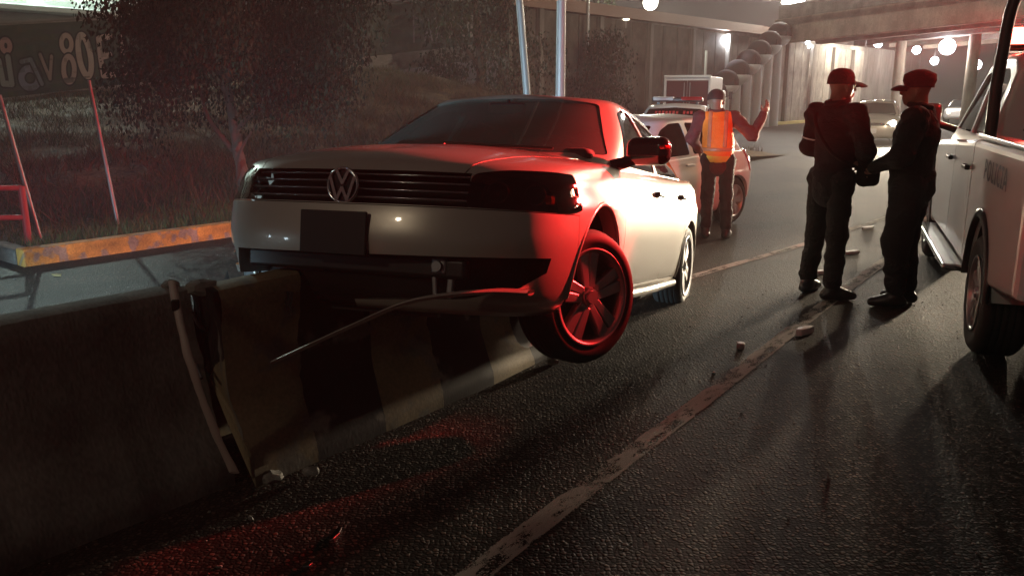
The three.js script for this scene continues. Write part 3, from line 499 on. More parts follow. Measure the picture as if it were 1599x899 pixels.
// ---------------------------------------------------------------- debris on the road
{
  const shard = (w, l, h, seed) => { const pts = Array.from({ length: 7 }, (_, i) => { const a = i / 7 * Math.PI * 2, k = 0.7 + 0.4 * hash(i, seed); return [Math.cos(a) * w * k / 2, Math.sin(a) * l * k / 2]; }); return prism(pts.map(q => q.map(w => w * 1.25)), 'y', 0, h * 1.2, h * 0.2); };
  const list = [[2.03, -5.55, 0.05, 0.15, 0.045, 0.9, 'pale bent shard of bodywork on the lane line nearest the camera', 'white2'], [1.50, -5.22, 0.05, 0.06, 0.035, 0.2, 'small pale lump of debris left of the lane line, nearest the saloon', 'white2'], [2.85, -7.55, 0.06, 0.17, 0.03, 1.1, 'pale shard of debris on the road right of the rear wheel', 'white2'], [3.55, -8.55, 0.06, 0.19, 0.03, 1.2, 'pale flake of debris just short of the farther lane line', 'white2'], [3.78, -8.05, 0.1, 0.2, 0.05, 1.0, 'dark-sided lump of debris on the lane line between the two officers', 'white2'], [4.4, -10.2, 0.07, 0.2, 0.03, 1.1, 'far shard of debris behind the two officers', 'white2'], [1.2, -4.7, 0.02, 0.03, 0.015, 0.4, 'tiny glinting chip of glass in front of the front wheel', 'chrome'], [-0.66, -2.82, 0.025, 0.085, 0.02, 0.15, 'shiny curved splinter of chrome in the dark foreground', 'chrome'], [-0.72, -2.62, 0.025, 0.04, 0.015, 0.7, 'shiny chip of chrome nearest the camera, below the splinter', 'chrome'], [-0.35, -2.45, 0.012, 0.02, 0.01, 1.4, 'faint chip of glass alone at the lower centre of the road', 'chrome']];
  list.forEach(([x, z, w, l, h, a, lab, m], i) => { const o = tag(obj('debris', shard(w, l, h, i + 3), M[m]), lab, 'debris', 'crash debris on the road'); o.position.set(x, 0.001, z); o.rotation.y = -a; });
  [[-6.2, -9.0, 0.4, 'yellow dead leaf on the far lane beyond the barrier, at left'], [-4.55, -8.35, 1.2, 'pale dead leaf on the far lane nearest the kerb end'], [-4.2, -7.5, 0.9, 'lone pale scrap on the bluish lit strip of far lane']].forEach(([x, z, a, lab], i) => { const o = tag(obj('fallen_leaf', prism([[-0.02, -0.06], [0.02, -0.05], [0.035, 0.02], [0, 0.08], [-0.035, 0.02]], 'y', 0, 0.006), S(new THREE.Color(0.3, 0.24, 0.1), 0.8)), lab, 'leaf', 'scraps on the far lane'); o.position.set(x, 0.004, z); o.rotation.y = a; });
}
// ---------------------------------------------------------------- kerb, verge and bank on the left
const KL = 8.62;
{
  const kerb = thing('kerb', 'yellow painted concrete kerb along the verge, its squared end towards the camera', 'kerb');
  const kt = tex(512, (u, v) => { const c = fbm(u * 9, v * 9, 9, 4), f = vnoise(u * 120, v * 120, 120), w = clamp((fbm(u * 14 + 4, v * 14, 14, 4) - 0.56) * 8, 0, 1), k = 0.75 + 0.45 * c + 0.2 * (f - 0.5); return [lerp(186, 140, w) * k, lerp(142, 128, w) * k, lerp(66, 110, w) * k]; });
  const km = S(0xffffff, 0.75, 0, { map: kt, bumpMap: roughBump, bumpScale: 0.006 });
  let s = 3.15;
  for (let i = 0; i < 7; i++) {
    const len = i === 0 ? 2.35 : 1.6, g = rbox(0.17, 0.30, len - 0.012, 0.018), p = g.attributes.position, u = g.attributes.uv;
    for (let k = 0; k < p.count; k++) { u.setXY(k, (p.getZ(k) + s) * 0.7, (p.getY(k) + p.getX(k)) * 0.7); p.setX(k, p.getX(k) + 0.012 * (fbm(p.getZ(k) * 3 + s * 2, p.getY(k) * 8) - 0.5)); }
    g.computeVertexNormals();
    g.rotateY(ROAD_TURN); const c = X(s + len / 2, KL + 0.085, 0.02 + 0.006 * (hash(i, 5) - 0.5)); g.translate(c.x, c.y, c.z);
    obj('kerbstone', g, km, kerb); s += len;
  }
  const back = thing('kerb', 'grey unpainted kerb return running back from the squared end at left', 'kerb');
  for (let i = 0; i < 3; i++) { const g = rbox(0.9 - 0.012, 0.28, 0.16, 0.018); g.rotateY(ROAD_TURN); const c = X(3.23, KL + 0.64 + i * 0.9, 0.01); g.translate(c.x, c.y, c.z); obj('kerbstone', g, M.concrete, back); }
  const slab = thing('kerb', 'short pale kerb stones lying by the left picture edge', 'kerb');
  for (let i = 0; i < 2; i++) { const g = rbox(0.16, 0.22, 0.9, 0.02); g.rotateY(ROAD_TURN); const c = X(1.5 - i * 0.92, KL + 0.75, 0.05); g.translate(c.x, c.y, c.z); obj('kerbstone', g, M.concrete, slab); }
}
const wallBase = s => 1.5 + 0.117 * (clamp(s, 2, 27) - 8);
function bankY(s, lat) {
  const t = clamp((lat - KL - 0.15) / (21.6 - KL), 0, 1), rise = (0.30 * sstep(0.02, 0.2, t) + 0.70 * sstep(0.08, 0.95, t)) * (wallBase(s) - 0.13);
  const n = (fbm(s * 0.5 + 40, lat * 0.5 + 40, 0, 4) - 0.5) * 0.6 * sstep(0.04, 0.2, t) * (1 - sstep(0.9, 1, t)), end = 1 - sstep(18.5, 26, s + (lat - KL) * 0.25);
  return (0.13 + rise + n) * end - 0.06 * (1 - end);
}
{
  const bank = gridGeo(110, 60, (u, v) => { const s = lerp(3.2, 30, u), lat = lerp(KL + 0.14, 22.4, v); return X(s, lat, bankY(s, lat)); }, (u, v) => [u * 27.4 / 2.4, v * 13.8 / 2.4]);
  struct('bank', bank, M.soil);
  struct('verge', gridGeo(40, 40, (u, v) => { const s = lerp(-14, 3.2, u), lat = lerp(KL + 1.1, 22.4, v); return X(s, lat, v === 0 ? -0.02 : bankY(3.2, lat) * sstep(0, 0.1, v)); }, (u, v) => [u * 7, v * 6]), M.soil);
  // grass blades and dry weeds
  const blade = new THREE.BufferGeometry();
  blade.setAttribute('position', new THREE.Float32BufferAttribute([-0.5, 0, 0, 0.5, 0, 0, 0.32, 0.55, 0.08, -0.32, 0.55, 0.08, 0, 1, 0.3], 3)); blade.setIndex([0, 1, 2, 0, 2, 3, 3, 2, 4]); blade.computeVertexNormals();
  const fill = (name, n, mat, place, label, cat) => {
    const im = new THREE.InstancedMesh(blade, mat, n), m = new THREE.Matrix4(), c = new THREE.Color();
    for (let i = 0; i < n; i++) { const { s, lat, h, w, col, lean } = place(i), p = X(s, lat, bankY(s, lat) - 0.01); m.compose(p, new THREE.Quaternion().setFromEuler(new THREE.Euler(R(-lean, lean), R(0, 6.3), R(-lean, lean))), V(w, h, h)); im.setMatrixAt(i, m); im.setColorAt(i, c.setRGB(...col)); }
    im.name = name; im.castShadow = im.receiveShadow = true; scene.add(im); tag(im, label, cat, null, 'stuff');
  };
  const gm = S(0xffffff, 0.85);
  fill('grass', 26000, gm, () => { const s = R(3.3, 20), lat = KL + 0.2 + Math.pow(rnd(), 1.6) * 2.1, k = R(0.6, 1.3); return { s, lat, h: R(0.05, 0.17), w: R(0.006, 0.012), lean: 0.5, col: rnd() < 0.25 ? [0.14 * k, 0.11 * k, 0.045 * k] : [0.05 * k, 0.085 * k, 0.02 * k] }; }, 'short green grass along the top of the yellow kerb', 'grass');
  fill('dry_weeds', 60000, gm, () => { let s, lat, d; do { s = R(3.3, 24); lat = KL + R(1.2, 11.6); d = fbm(s * 0.9 + 3, lat * 0.9, 0, 3); } while (d < 0.36 + 0.3 * rnd()); const k = R(0.5, 1.25), up = (lat - KL) / 13; return { s, lat, h: R(0.08, 0.34) * (0.6 + d) * (1 - 0.55 * up), w: R(0.006, 0.016), lean: 0.75, col: rnd() < 0.25 + 0.4 * sstep(0.4, 0.8, up) ? [0.07 * k, 0.075 * k, 0.028 * k] : [0.13 * k, 0.082 * k, 0.05 * k] }; }, 'dry brown weeds and brush covering the bank', 'weeds');
}
// ---------------------------------------------------------------- walls
M.ribbed = S(new THREE.Color(0.6, 0.56, 0.53), 0.85, 0, { map: concreteMap, bumpMap: roughBump, bumpScale: 0.01 });
M.litRibbed = S(new THREE.Color(1.5, 1.5, 1.45), 0.8, 0, { map: concreteMap, bumpMap: roughBump, bumpScale: 0.006 });  // lamplight under the bridge put into the colour; ribbed is the dim copy
function wallGeo(s0, s1, lat, y0, y1, th, step = 1) {
  const n = Math.max(1, Math.ceil((s1 - s0) / step)), f = (u, k) => { const s = lerp(s0, s1, u); return [X(s, lat, y0(s)), X(s, lat, y1(s)), X(s, lat + th, y1(s)), X(s, lat + th, y0(s)), X(s, lat, y0(s))][k]; };
  const g = gridGeo(n, 4, (u, v) => f(u, Math.round(v * 4)), (u, v, q) => [u * (s1 - s0) / 3, v * 4 * 0.7]);
  const caps = [0, 1].map(u => gridGeo(1, 1, (a, b) => f(u, a < 0.5 ? (b < 0.5 ? 0 : 1) : (b < 0.5 ? 3 : 2))));
  return toCreasedNormals(merge([g, ...caps]), 0.5);
}
{
  // low graffiti wall along the top of the bank
  const w = thing('graffiti_wall', 'low green painted wall with bubble letter graffiti along the top of the bank', 'wall');
  const gt = (() => {
    const c = document.createElement('canvas'); c.width = 2048; c.height = 256; const x = c.getContext('2d');
    x.fillStyle = '#3c4a3e'; x.fillRect(0, 0, 2048, 256);
    for (let i = 0; i < 900; i++) { x.fillStyle = `rgba(${40 + 60 * rnd()},${55 + 50 * rnd()},${45 + 40 * rnd()},0.25)`; x.fillRect(rnd() * 2048, rnd() * 256, 4 + rnd() * 60, 3 + rnd() * 26); }
    const blob = (draw, fill, w) => { x.lineJoin = x.lineCap = 'round'; x.strokeStyle = '#17151a'; x.lineWidth = w + 12; draw(); x.stroke(); x.strokeStyle = fill; x.lineWidth = w; draw(); x.stroke(); };
    const P_ = (pts) => () => { x.beginPath(); pts.forEach(([a, b], i) => i ? x.lineTo(a, b) : x.moveTo(a, b)); };
    const E_ = (a, b, p, q, r = 0) => () => { x.beginPath(); x.ellipse(a, b, p, q, r, 0, 7); };
    x.save(); x.scale(0.55, 1);
    // left piece: head, coil and wedge; then three tall bubble letters
    blob(E_(96, 70, 16, 20), '#b08a86', 20); blob(P_([[60, 120], [66, 200], [100, 205], [98, 110]]), '#8c9490', 22); blob(E_(178, 190, 36, 34), '#7f8698', 26); blob(P_([[150, 130], [190, 125], [225, 215]]), '#76828a', 16); blob(P_([[232, 110], [262, 200], [280, 120]]), '#9a8c84', 14);
    blob(E_(352, 78, 22, 30, 0.1), '#b6a49a', 20); blob(E_(350, 172, 24, 46, 0.12), '#b39f98', 22); blob(E_(428, 128, 26, 76, -0.08), '#bcaea6', 26);
    blob(P_([[560, 62], [500, 68], [500, 130], [545, 132], [500, 138], [505, 208], [580, 208]]), '#b5a39d', 24); blob(P_([[610, 70], [612, 205], [650, 205]]), '#b5a39d', 22);
    x.restore(); x.save(); x.translate(400, 0); x.scale(0.7, 1);
    x.strokeStyle = '#8f8790'; x.lineWidth = 11; x.lineCap = 'round';
    for (const q of [[[1440, 200], [1440, 70], [1490, 90], [1445, 130]], [[1520, 200], [1545, 80], [1575, 200], [1530, 150]], [[1600, 80], [1605, 200], [1650, 90], [1612, 140], [1655, 205]]]) { P_(q)(); x.stroke(); }
    x.lineWidth = 22; x.strokeStyle = '#a49690'; for (const q of [[[1770, 90], [1715, 100], [1712, 190], [1765, 196]]]) { P_(q)(); x.stroke(); } E_(1830, 145, 30, 46)(); x.stroke(); P_([[1885, 200], [1890, 95], [1920, 150], [1950, 92], [1955, 205]])(); x.stroke();
    x.restore(); for (let i = 0; i < 700; i++) { x.fillStyle = rnd() < 0.6 ? `rgba(24,30,26,${0.06 + 0.16 * rnd()})` : `rgba(120,112,108,${0.05 + 0.1 * rnd()})`; x.fillRect(rnd() * 2048, rnd() * 220, 2 + rnd() * 14, 6 + rnd() * 50); }
    x.globalAlpha = 0.35; for (let i = 0; i < 60; i++) { x.fillStyle = rnd() < 0.5 ? '#232622' : '#5a5c58'; x.fillRect(rnd() * 2048, 256 - rnd() * 60, 20 + rnd() * 90, 6 + rnd() * 30); } x.globalAlpha = 1;
    const t = new THREE.CanvasTexture(c); t.colorSpace = THREE.SRGBColorSpace; return t;
  })();
  const s0 = 7.7, s1 = 27.7, lat = 21.8, top = s => wallBase(s) + 1.70, low = s => wallBase(s) - 0.4;
  obj('wall_panel', gridGeo(40, 1, (u, v) => { const s = lerp(s0, s1, u); return X(s, lat - 0.004, lerp(wallBase(s) + 0.02, top(s) - 0.03, v)); }, (u, v) => [u, v]), S(new THREE.Color(0.78, 0.76, 0.76), 0.9, 0, { map: gt, bumpMap: roughBump, bumpScale: 0.01 }), w, 'face of the wall with painted graffiti letters');
  obj('wall_body', wallGeo(s0 - 24, s1, lat, low, top, 0.3), M.concrete, w);
  obj('coping', wallGeo(s0 - 20, s1, lat - 0.06, top, s => top(s) + 0.06, 0.42), M.concrete, w);
  obj('footing', wallGeo(s0 - 20, s1, lat - 0.12, s => wallBase(s) - 0.5, s => wallBase(s) + 0.06, 0.12), M.concrete, w);
}
// tall retaining wall of ribbed panels with a coping, up to the bridge
const RL = 18.8, RTOP = s => 4.62 + 0.008 * (s - 24);
{
  const w = thing('retaining_wall', 'tall ribbed concrete retaining wall with a reddish coping left of the bridge', 'wall');
  obj('wall_body', wallGeo(23.2, 78, RL + 0.12, () => -0.3, RTOP, 0.5, 3), M.concrete, w);
  for (let i = 0, s = 23.4; s < 62; i++, s += 1.3) { const k = 1.25, g = rbox(k, 4.6, 0.13, 0.02, 0, 2.3, 0); g.rotateY(ROAD_TURN + Math.PI / 2); const c = X(s + k / 2, RL + 0.06 + 0.02 * hash(i, 3), 0); const u = g.attributes.uv; for (let q = 0; q < u.count; q++) u.setXY(q, u.getX(q) * 0.5 + hash(i, 1), u.getY(q) * 1.6); g.translate(c.x, 0, c.z); obj('wall_panel', g, s > 42 ? M.litRibbed : M.ribbed, w); }
  for (let s = 24.7; s < 62; s += 3.9) { const g = rbox(0.26, 4.64, 0.3, 0.02, 0, 2.3, 0); g.rotateY(ROAD_TURN + Math.PI / 2); const c = X(s - 0.03, RL - 0.06, 0); g.translate(c.x, 0, c.z); obj('pilaster', g, M.concrete, w); }
  obj('coping', [wallGeo(23.0, 50, RL - 0.22, RTOP, s => RTOP(s) + 0.42, 0.95, 3)], S(new THREE.Color(0.30, 0.20, 0.16), 0.8, 0, { bumpMap: roughBump, bumpScale: 0.01 }), w);
  obj('footing', wallGeo(23.2, 62, RL - 0.3, () => -0.1, () => 0.16, 0.3, 3), S(new THREE.Color(0.5, 0.42, 0.16), 0.8), w);
}
// stepped row of rounded concrete caps on pale piers, climbing along the wall to the bridge
{
  const f = thing('stepped_buttress', 'stepped row of dark rounded concrete caps on pale columns climbing to the bridge', 'buttress');
  const pale = S(new THREE.Color(0.52, 0.55, 0.56), 0.75, 0, { bumpMap: roughBump, bumpScale: 0.006 }), darkc = S(new THREE.Color(0.018, 0.013, 0.013), 0.95);
  for (let i = 0; i < 7; i++) {
    const s = 37.5 + i * 1.25, y = 1.15 + i * 0.52, c = X(s, RL - 0.75, 0);
    obj('column', [cyl(0.2, 0.24, y, c.x, y / 2, c.z, 0, 0, 0, 18)], pale, f);
    obj('bracket', new THREE.SphereGeometry(0.62, 24, 14, 0, Math.PI * 2, Math.PI / 2, Math.PI / 2).scale(1, 0.85, 1).translate(c.x, y + 0.42, c.z), pale, f);
    obj('cap', [mv(new THREE.SphereGeometry(0.60, 24, 14), 0, 0, 0).scale(1, 0.92, 1).translate(c.x, y + 0.62, c.z), rbox(1.1, 0.45, 0.7, 0.1, c.x, y + 0.55, c.z, 0, ROAD_TURN)], darkc, f);
  }
}
// ---------------------------------------------------------------- bridge over the road, piers and lamps beneath it
const BA = V(14.6, 0, -47.8), BD = V(0.52, 0, 0.854).normalize(), BN = V(-BD.z, 0, BD.x).multiplyScalar(-1);   // left end, direction, and away from the camera
if (BN.z > 0) BN.multiplyScalar(-1);
const BP = (a, d, y) => V(BA.x + BD.x * a + BN.x * d, y, BA.z + BD.z * a + BN.z * d);
const BTURN = Math.atan2(-BD.z, BD.x);
{
  const b = thing('bridge', 'pale concrete road bridge with lamps beneath crossing at upper right', 'bridge');
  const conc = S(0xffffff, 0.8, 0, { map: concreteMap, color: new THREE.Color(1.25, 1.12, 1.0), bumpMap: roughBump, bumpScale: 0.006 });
  const beam = (d, y, h, w, len = 46, a0 = 0) => { const g = rbox(len, h, w, 0.05); g.rotateZ(0.030); g.rotateY(BTURN); const c = BP(a0 + len / 2, d, y + 0.03 * (len / 2 + a0)); g.translate(c.x, c.y, c.z); const p = g.attributes.position, u = g.attributes.uv; for (let i = 0; i < p.count; i++) u.setXY(i, (p.getX(i) + p.getZ(i)) / 4, p.getY(i) / 4); return g; };
  obj('edge_beam', beam(0, 5.02, 1.28, 0.5), conc, b);
  obj('parapet', beam(0.1, 6.05, 0.75, 0.22), M.concrete, b);
  for (let i = 0; i < 4; i++) obj('girder', beam(3.4 + i * 3.4, 4.85, 0.75, 0.5), M.concrete, b);
  obj('deck', beam(7.5, 5.42, 0.4, 15.5), M.concrete, b);
  for (const [a, d] of [[3.2, 6.5], [7.4, 6.5], [11.6, 6.5], [15.8, 6.5], [20, 6.5]]) { const c = BP(a, d, 0); obj('pier', [cyl(0.28, 0.3, 5.1, c.x, 2.5, c.z, 0, 0, 0, 20)], conc, b); }
  obj('crosshead', beam(6.5, 4.72, 0.5, 0.8, 24, 1.6), M.concrete, b);
}
// far side of the underpass: a second row of walls that closes the view
{
  const f = thing('underpass_wall', 'dark reddish wall of upright panels closing the far end of the underpass', 'wall');
  const m = S(new THREE.Color(0.13, 0.085, 0.075), 0.85, 0, { bumpMap: roughBump, bumpScale: 0.01 });
  for (let i = 0; i < 34; i++) { const a = -6 + i * 1.9, c = BP(a, 34, 0), g = rbox(1.82, 6.6, 0.4, 0.03, 0, 3.3, 0); g.rotateY(BTURN); g.translate(c.x, 0, c.z); obj('wall_panel', g, m, f); }
  obj('roof_beam', (() => { const g = rbox(66, 1.2, 0.8, 0.03); g.rotateY(BTURN); const c = BP(26, 33.6, 7.1); return g.translate(c.x, c.y, c.z); })(), m, f);
}
// ---------------------------------------------------------------- poles and posts
function pole(name, label, cat, base, top, r0, r1, mat, group) { const o = thing(name, label, cat, base, 0, group); obj('shaft', bar([0, 0, 0], top.clone().sub(base), r0, r1, 16), mat, o); return o; }
{
  const a = pole('lamp_post', 'right of two slim grey lamp posts rising behind the saloon roof', 'lamp post', V(0.70, 0.15, -12.4), V(0.70, 9.2, -12.4), 0.072, 0.05, M.galv, 'lamp posts behind the saloon');
  obj('base_plate', [cyl(0.13, 0.15, 0.5, 0, 0.2, 0), rbox(0.4, 0.04, 0.4, 0.01, 0, -0.02, 0)], M.galv, a);
  obj('arm', tube([[0, 8.9, 0], [0.2, 9.35, 0.25], [0.7, 9.55, 0.85]], 0.035), M.galv, a);
  const b = pole('lamp_post', 'left of two slim grey lamp posts behind the saloon roof, leaning slightly', 'lamp post', V(0.36, 0.15, -13.1), V(-0.40, 8.9, -13.6), 0.058, 0.045, M.galv, 'lamp posts behind the saloon');
  obj('base_plate', [cyl(0.11, 0.13, 0.4, 0, 0.2, 0)], M.galv, b);
  // two slender posts on the verge at left, and the railing by the left edge
  pole('sign_post', 'slender grey and red post standing on the verge left of the tree', 'post', V(-4.56, 0.12, -9.55), V(-4.74, 1.78, -9.6), 0.022, 0.02, M.steel, 'slender posts on the verge');
  pole('sign_post', 'slender leaning post beside the red railing at the left picture edge', 'post', V(-4.93, 0.1, -8.6), V(-5.2, 1.62, -8.66), 0.021, 0.02, M.steel, 'slender posts on the verge');
  const r = thing('railing', 'red painted tube railing cut by the left picture edge', 'railing');
  const rm = S(new THREE.Color(0.42, 0.05, 0.06), 0.5), c1 = V(-4.99, 0.05, -8.47), c2 = V(-6.5, 0.05, -7.3);
  for (const c of [c1, c2]) obj('post', bar(c, c.clone().setY(0.72), 0.035, 0.035), rm, r);
  for (const y of [0.40, 0.70]) obj('rail', bar(c1.clone().setY(y), c2.clone().setY(y + 0.12), 0.028, 0.028), rm, r);
}
// solar lamp post on the wall
{
  const c = X(27.4, 18.5, 0), o = thing('solar_lamp_post', 'post carrying a dark tilted solar panel in front of the retaining wall coping', 'solar lamp', V(c.x, 4.0, c.z));
  obj('shaft', [bar([0, -0.8, 0], [0, 1.55, 0], 0.05, 0.05), bar([0, 1.5, 0], [0, 1.62, 0.1], 0.04, 0.04)], M.galv, o);
  const pn = obj('solar_panel', rbox(1.5, 0.06, 0.85, 0.015, 0, 1.72, 0, 0.5, 0.35, 0.1), M.gloss, o);
  obj('panel_frame', rbox(1.54, 0.03, 0.89, 0.012, 0, 1.68, 0.02, 0.5, 0.35, 0.1), M.steel, o);
}
// ---------------------------------------------------------------- foliage
const leafGeo = (() => { const g = new THREE.BufferGeometry(); g.setAttribute('position', new THREE.Float32BufferAttribute([0, 0, 0, 0.5, 0.5, 0.06, 0, 1, 0, -0.5, 0.5, 0.06], 3)); g.setIndex([0, 1, 2, 0, 2, 3]); g.computeVertexNormals(); return g; })();
function foliage(clumps, per, size, thin) {                                        // many small leaf faces spread through the clumps
  const pos = [], col = [], ix = [], q = new THREE.Quaternion(), e = new THREE.Euler(), v = V(0, 0, 0), src = leafGeo.attributes.position;
  for (const [cx, cy, cz, r, ry, shade] of clumps) {
    const n = Math.round(per * r * r);
    for (let i = 0; i < n; i++) {
      const u = R(-1, 1), a = R(0, 6.283), k = Math.pow(rnd(), 0.45), s = Math.sqrt(1 - u * u), x = cx + r * k * s * Math.cos(a), y = cy + ry * k * u - thin * k * k, z = cz + r * k * s * Math.sin(a), sz = size * R(0.6, 1.4);
      q.setFromEuler(e.set(R(1.6, 3.4), R(0, 6.3), R(-0.6, 0.6)));
      const b = pos.length / 3, t = shade * R(0.55, 1.35), w = rnd();
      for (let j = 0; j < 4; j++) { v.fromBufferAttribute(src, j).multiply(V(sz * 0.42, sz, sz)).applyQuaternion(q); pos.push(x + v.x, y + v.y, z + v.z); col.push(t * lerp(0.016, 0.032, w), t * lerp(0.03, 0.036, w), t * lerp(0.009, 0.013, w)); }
      ix.push(b, b + 1, b + 2, b, b + 2, b + 3);
    }
  }
  const g = new THREE.BufferGeometry(); g.setAttribute('position', new THREE.Float32BufferAttribute(pos, 3)); g.setAttribute('color', new THREE.Float32BufferAttribute(col, 3)); g.setIndex(ix); g.computeVertexNormals();
  return g;
}
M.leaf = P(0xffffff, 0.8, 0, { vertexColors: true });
M.bark = S(new THREE.Color(0.16, 0.12, 0.1), 0.9, 0, { bumpMap: roughBump, bumpScale: 0.02 });
function limb(a, b, r0, r1, bend = 0.12) { const m = a.clone().lerp(b, 0.5).add(V(R(-bend, bend), R(-bend, bend) * 0.5, R(-bend, bend))), c = new THREE.CatmullRomCurve3([a, m, b]); return gridGeo(10, 9, (u, v) => { const p = c.getPoint(u), t = c.getTangent(u), n = V(t.y, -t.x, 0.01).normalize(), w = t.clone().cross(n), k = lerp(r0, r1, u) * (1 + 0.12 * Math.sin(v * 19 + u * 9)); return p.add(n.multiplyScalar(Math.cos(v * 6.2832) * k)).add(w.multiplyScalar(Math.sin(v * 6.2832) * k)); }); }
function tree(name, label, base, trunkPts, clumps, per, size, droop, limbs = []) {
  const o = thing(name, label, 'tree', base);
  const g = []; for (let i = 0; i < trunkPts.length - 1; i++) g.push(limb(V(...trunkPts[i].slice(0, 3)), V(...trunkPts[i + 1].slice(0, 3)), trunkPts[i][3], trunkPts[i + 1][3], 0.05));
  obj('trunk', g, M.bark, o);
  for (const [a, b, r] of limbs) obj('limb', limb(V(...a), V(...b), r, r * 0.35, 0.2), M.bark, o);
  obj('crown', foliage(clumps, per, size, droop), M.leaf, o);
  return o;
}
{
  // the big dark tree on the bank: trunk low, hanging crown cut by the top of the picture
  const b = V(-3.75, 0.34, -11.4), cl = [];
  for (let i = 0; i < 95; i++) { const a = R(0, 6.283), h = R(1.2, 4.6), k = Math.sqrt(rnd()), rad = lerp(1.2, 1.5, Math.sin(clamp((h - 0.7) / 3.9, 0, 1) * Math.PI)); cl.push([0.2 + Math.cos(a) * rad * k, h + 0.3 * (1 - k), Math.sin(a) * rad * k, R(0.34, 0.62), R(0.4, 0.75), R(0.2, 0.7)]); }
  for (const [x, y, r] of [[-0.85, 2.05, 0.5], [-1.0, 2.75, 0.45], [1.35, 1.45, 0.42], [1.5, 1.8, 0.5], [1.7, 2.5, 0.55], [0.9, 1.3, 0.35], [0.4, 1.35, 0.35], [-0.6, 1.5, 0.4], [-1.0, 3.1, 0.6], [1.6, 3.2, 0.6]]) cl.push([x, y, 0.2, r, r * 1.1, R(0.5, 1.1)]);
  tree('dark_tree', 'big dark tree with hanging crown on the bank left of the saloon', b, [[0.1, -0.15, 0, 0.085], [0.03, 0.55, 0, 0.07], [-0.06, 1.4, 0.02, 0.06], [0.0, 2.6, 0, 0.045], [0.1, 4.2, 0, 0.02]], cl, 3600, 0.07, 0.25, [[[-0.04, 0.55, 0], [-0.35, 1.4, 0.2], 0.035], [[0, 0.8, 0], [0.75, 1.7, 0.1], 0.035], [[-0.05, 1.5, 0], [-1.1, 2.4, -0.1], 0.035], [[0, 1.9, 0], [1.1, 2.8, -0.3], 0.03], [[0.0, 0.15, 0], [0.32, 0.9, 0.05], 0.028]]);
  // bushy evergreen in front of the retaining wall
  const c2 = X(27.2, 17.6, 0), k2 = []; for (let i = 0; i < 44; i++) { const h = rnd(), a = R(0, 6.283), r = lerp(1.35, 0.35, Math.pow(h, 1.3)) * Math.sqrt(rnd()); k2.push([Math.cos(a) * r, 0.6 + h * 3.5, Math.sin(a) * r, R(0.4, 0.65), R(0.45, 0.7), R(0.5, 1.1)]); }
  tree('evergreen', 'bushy dark evergreen standing against the retaining wall under the solar panel', V(c2.x, 0, c2.z), [[0, -0.1, 0, 0.14], [0, 1.5, 0, 0.1], [0, 4, 0, 0.03]], k2, 520, 0.13, 0.1);
  // bushes overhanging the end of the wall, ivy
  const c3 = X(22.0, 19.3, 0), k3 = []; for (let i = 0; i < 60; i++) k3.push([R(-2.2, 1.2), R(1.8, 7.2), R(-1.2, 1.2), R(0.5, 0.95), R(0.5, 0.9), R(0.5, 1.3)]);
  tree('broad_tree', 'broad loose green tree at the near end of the retaining wall', V(c3.x, 0, c3.z), [[0, 0, 0, 0.2], [0.1, 2.5, 0, 0.16], [-0.2, 6, 0, 0.06]], k3, 300, 0.16, 0.1, [[[0.1, 2.5, 0], [-1.4, 4.5, 0.3], 0.08], [[0, 3, 0], [1.2, 5, -0.3], 0.07]]);
  const c4 = X(33, 23, 0), k4 = []; for (let i = 0; i < 40; i++) k4.push([R(-2.6, 2.6), R(5.2, 8.6), R(-2, 2), R(0.6, 1.1), R(0.5, 0.9), R(0.5, 1.2)]);
  tree('broad_tree', 'dark tree behind the coping of the retaining wall, right of the solar panel', V(c4.x, 0, c4.z), [[0, 3, 0, 0.2], [0.1, 6, 0, 0.14], [0, 8, 0, 0.05]], k4, 110, 0.2, 0.1);
  const c5 = X(17.5, 23.6, 0), k5 = []; for (let i = 0; i < 40; i++) k5.push([R(-3, 3), R(4.6, 8.0), R(-1.5, 1.5), R(0.6, 1.1), R(0.5, 0.9), R(0.4, 0.9)]);
  tree('broad_tree', 'dark tree rising behind the far stretch of the graffiti wall', V(c5.x, 0, c5.z), [[0, 2, 0, 0.2], [0.1, 5, 0, 0.14], [0, 7.5, 0, 0.05]], k5, 110, 0.2, 0.1);
  // dark shrub at the far end of the bank
  const c6 = X(19.8, 15.6, 0), k6 = []; for (let i = 0; i < 34; i++) { const a = R(0, 6.283), r = 1.5 * Math.sqrt(rnd()), h = R(0.2, 2.1); k6.push([Math.cos(a) * r, h, Math.sin(a) * r, R(0.35, 0.6), R(0.35, 0.55), R(0.5, 1.0)]); }
  const sb = thing('shrub', 'rounded dark shrub at the far end of the bank behind the lamp posts', 'shrub', V(c6.x, bankY(19.8, 15.6), c6.z));
  obj('stem', [limb(V(0, -0.1, 0), V(0.2, 1.3, 0.1), 0.06, 0.02), limb(V(0, 0, 0), V(-0.5, 1.1, 0), 0.05, 0.02)], M.bark, sb); obj('crown', foliage(k6, 200, 0.14, 0.05), M.leaf, sb);
}
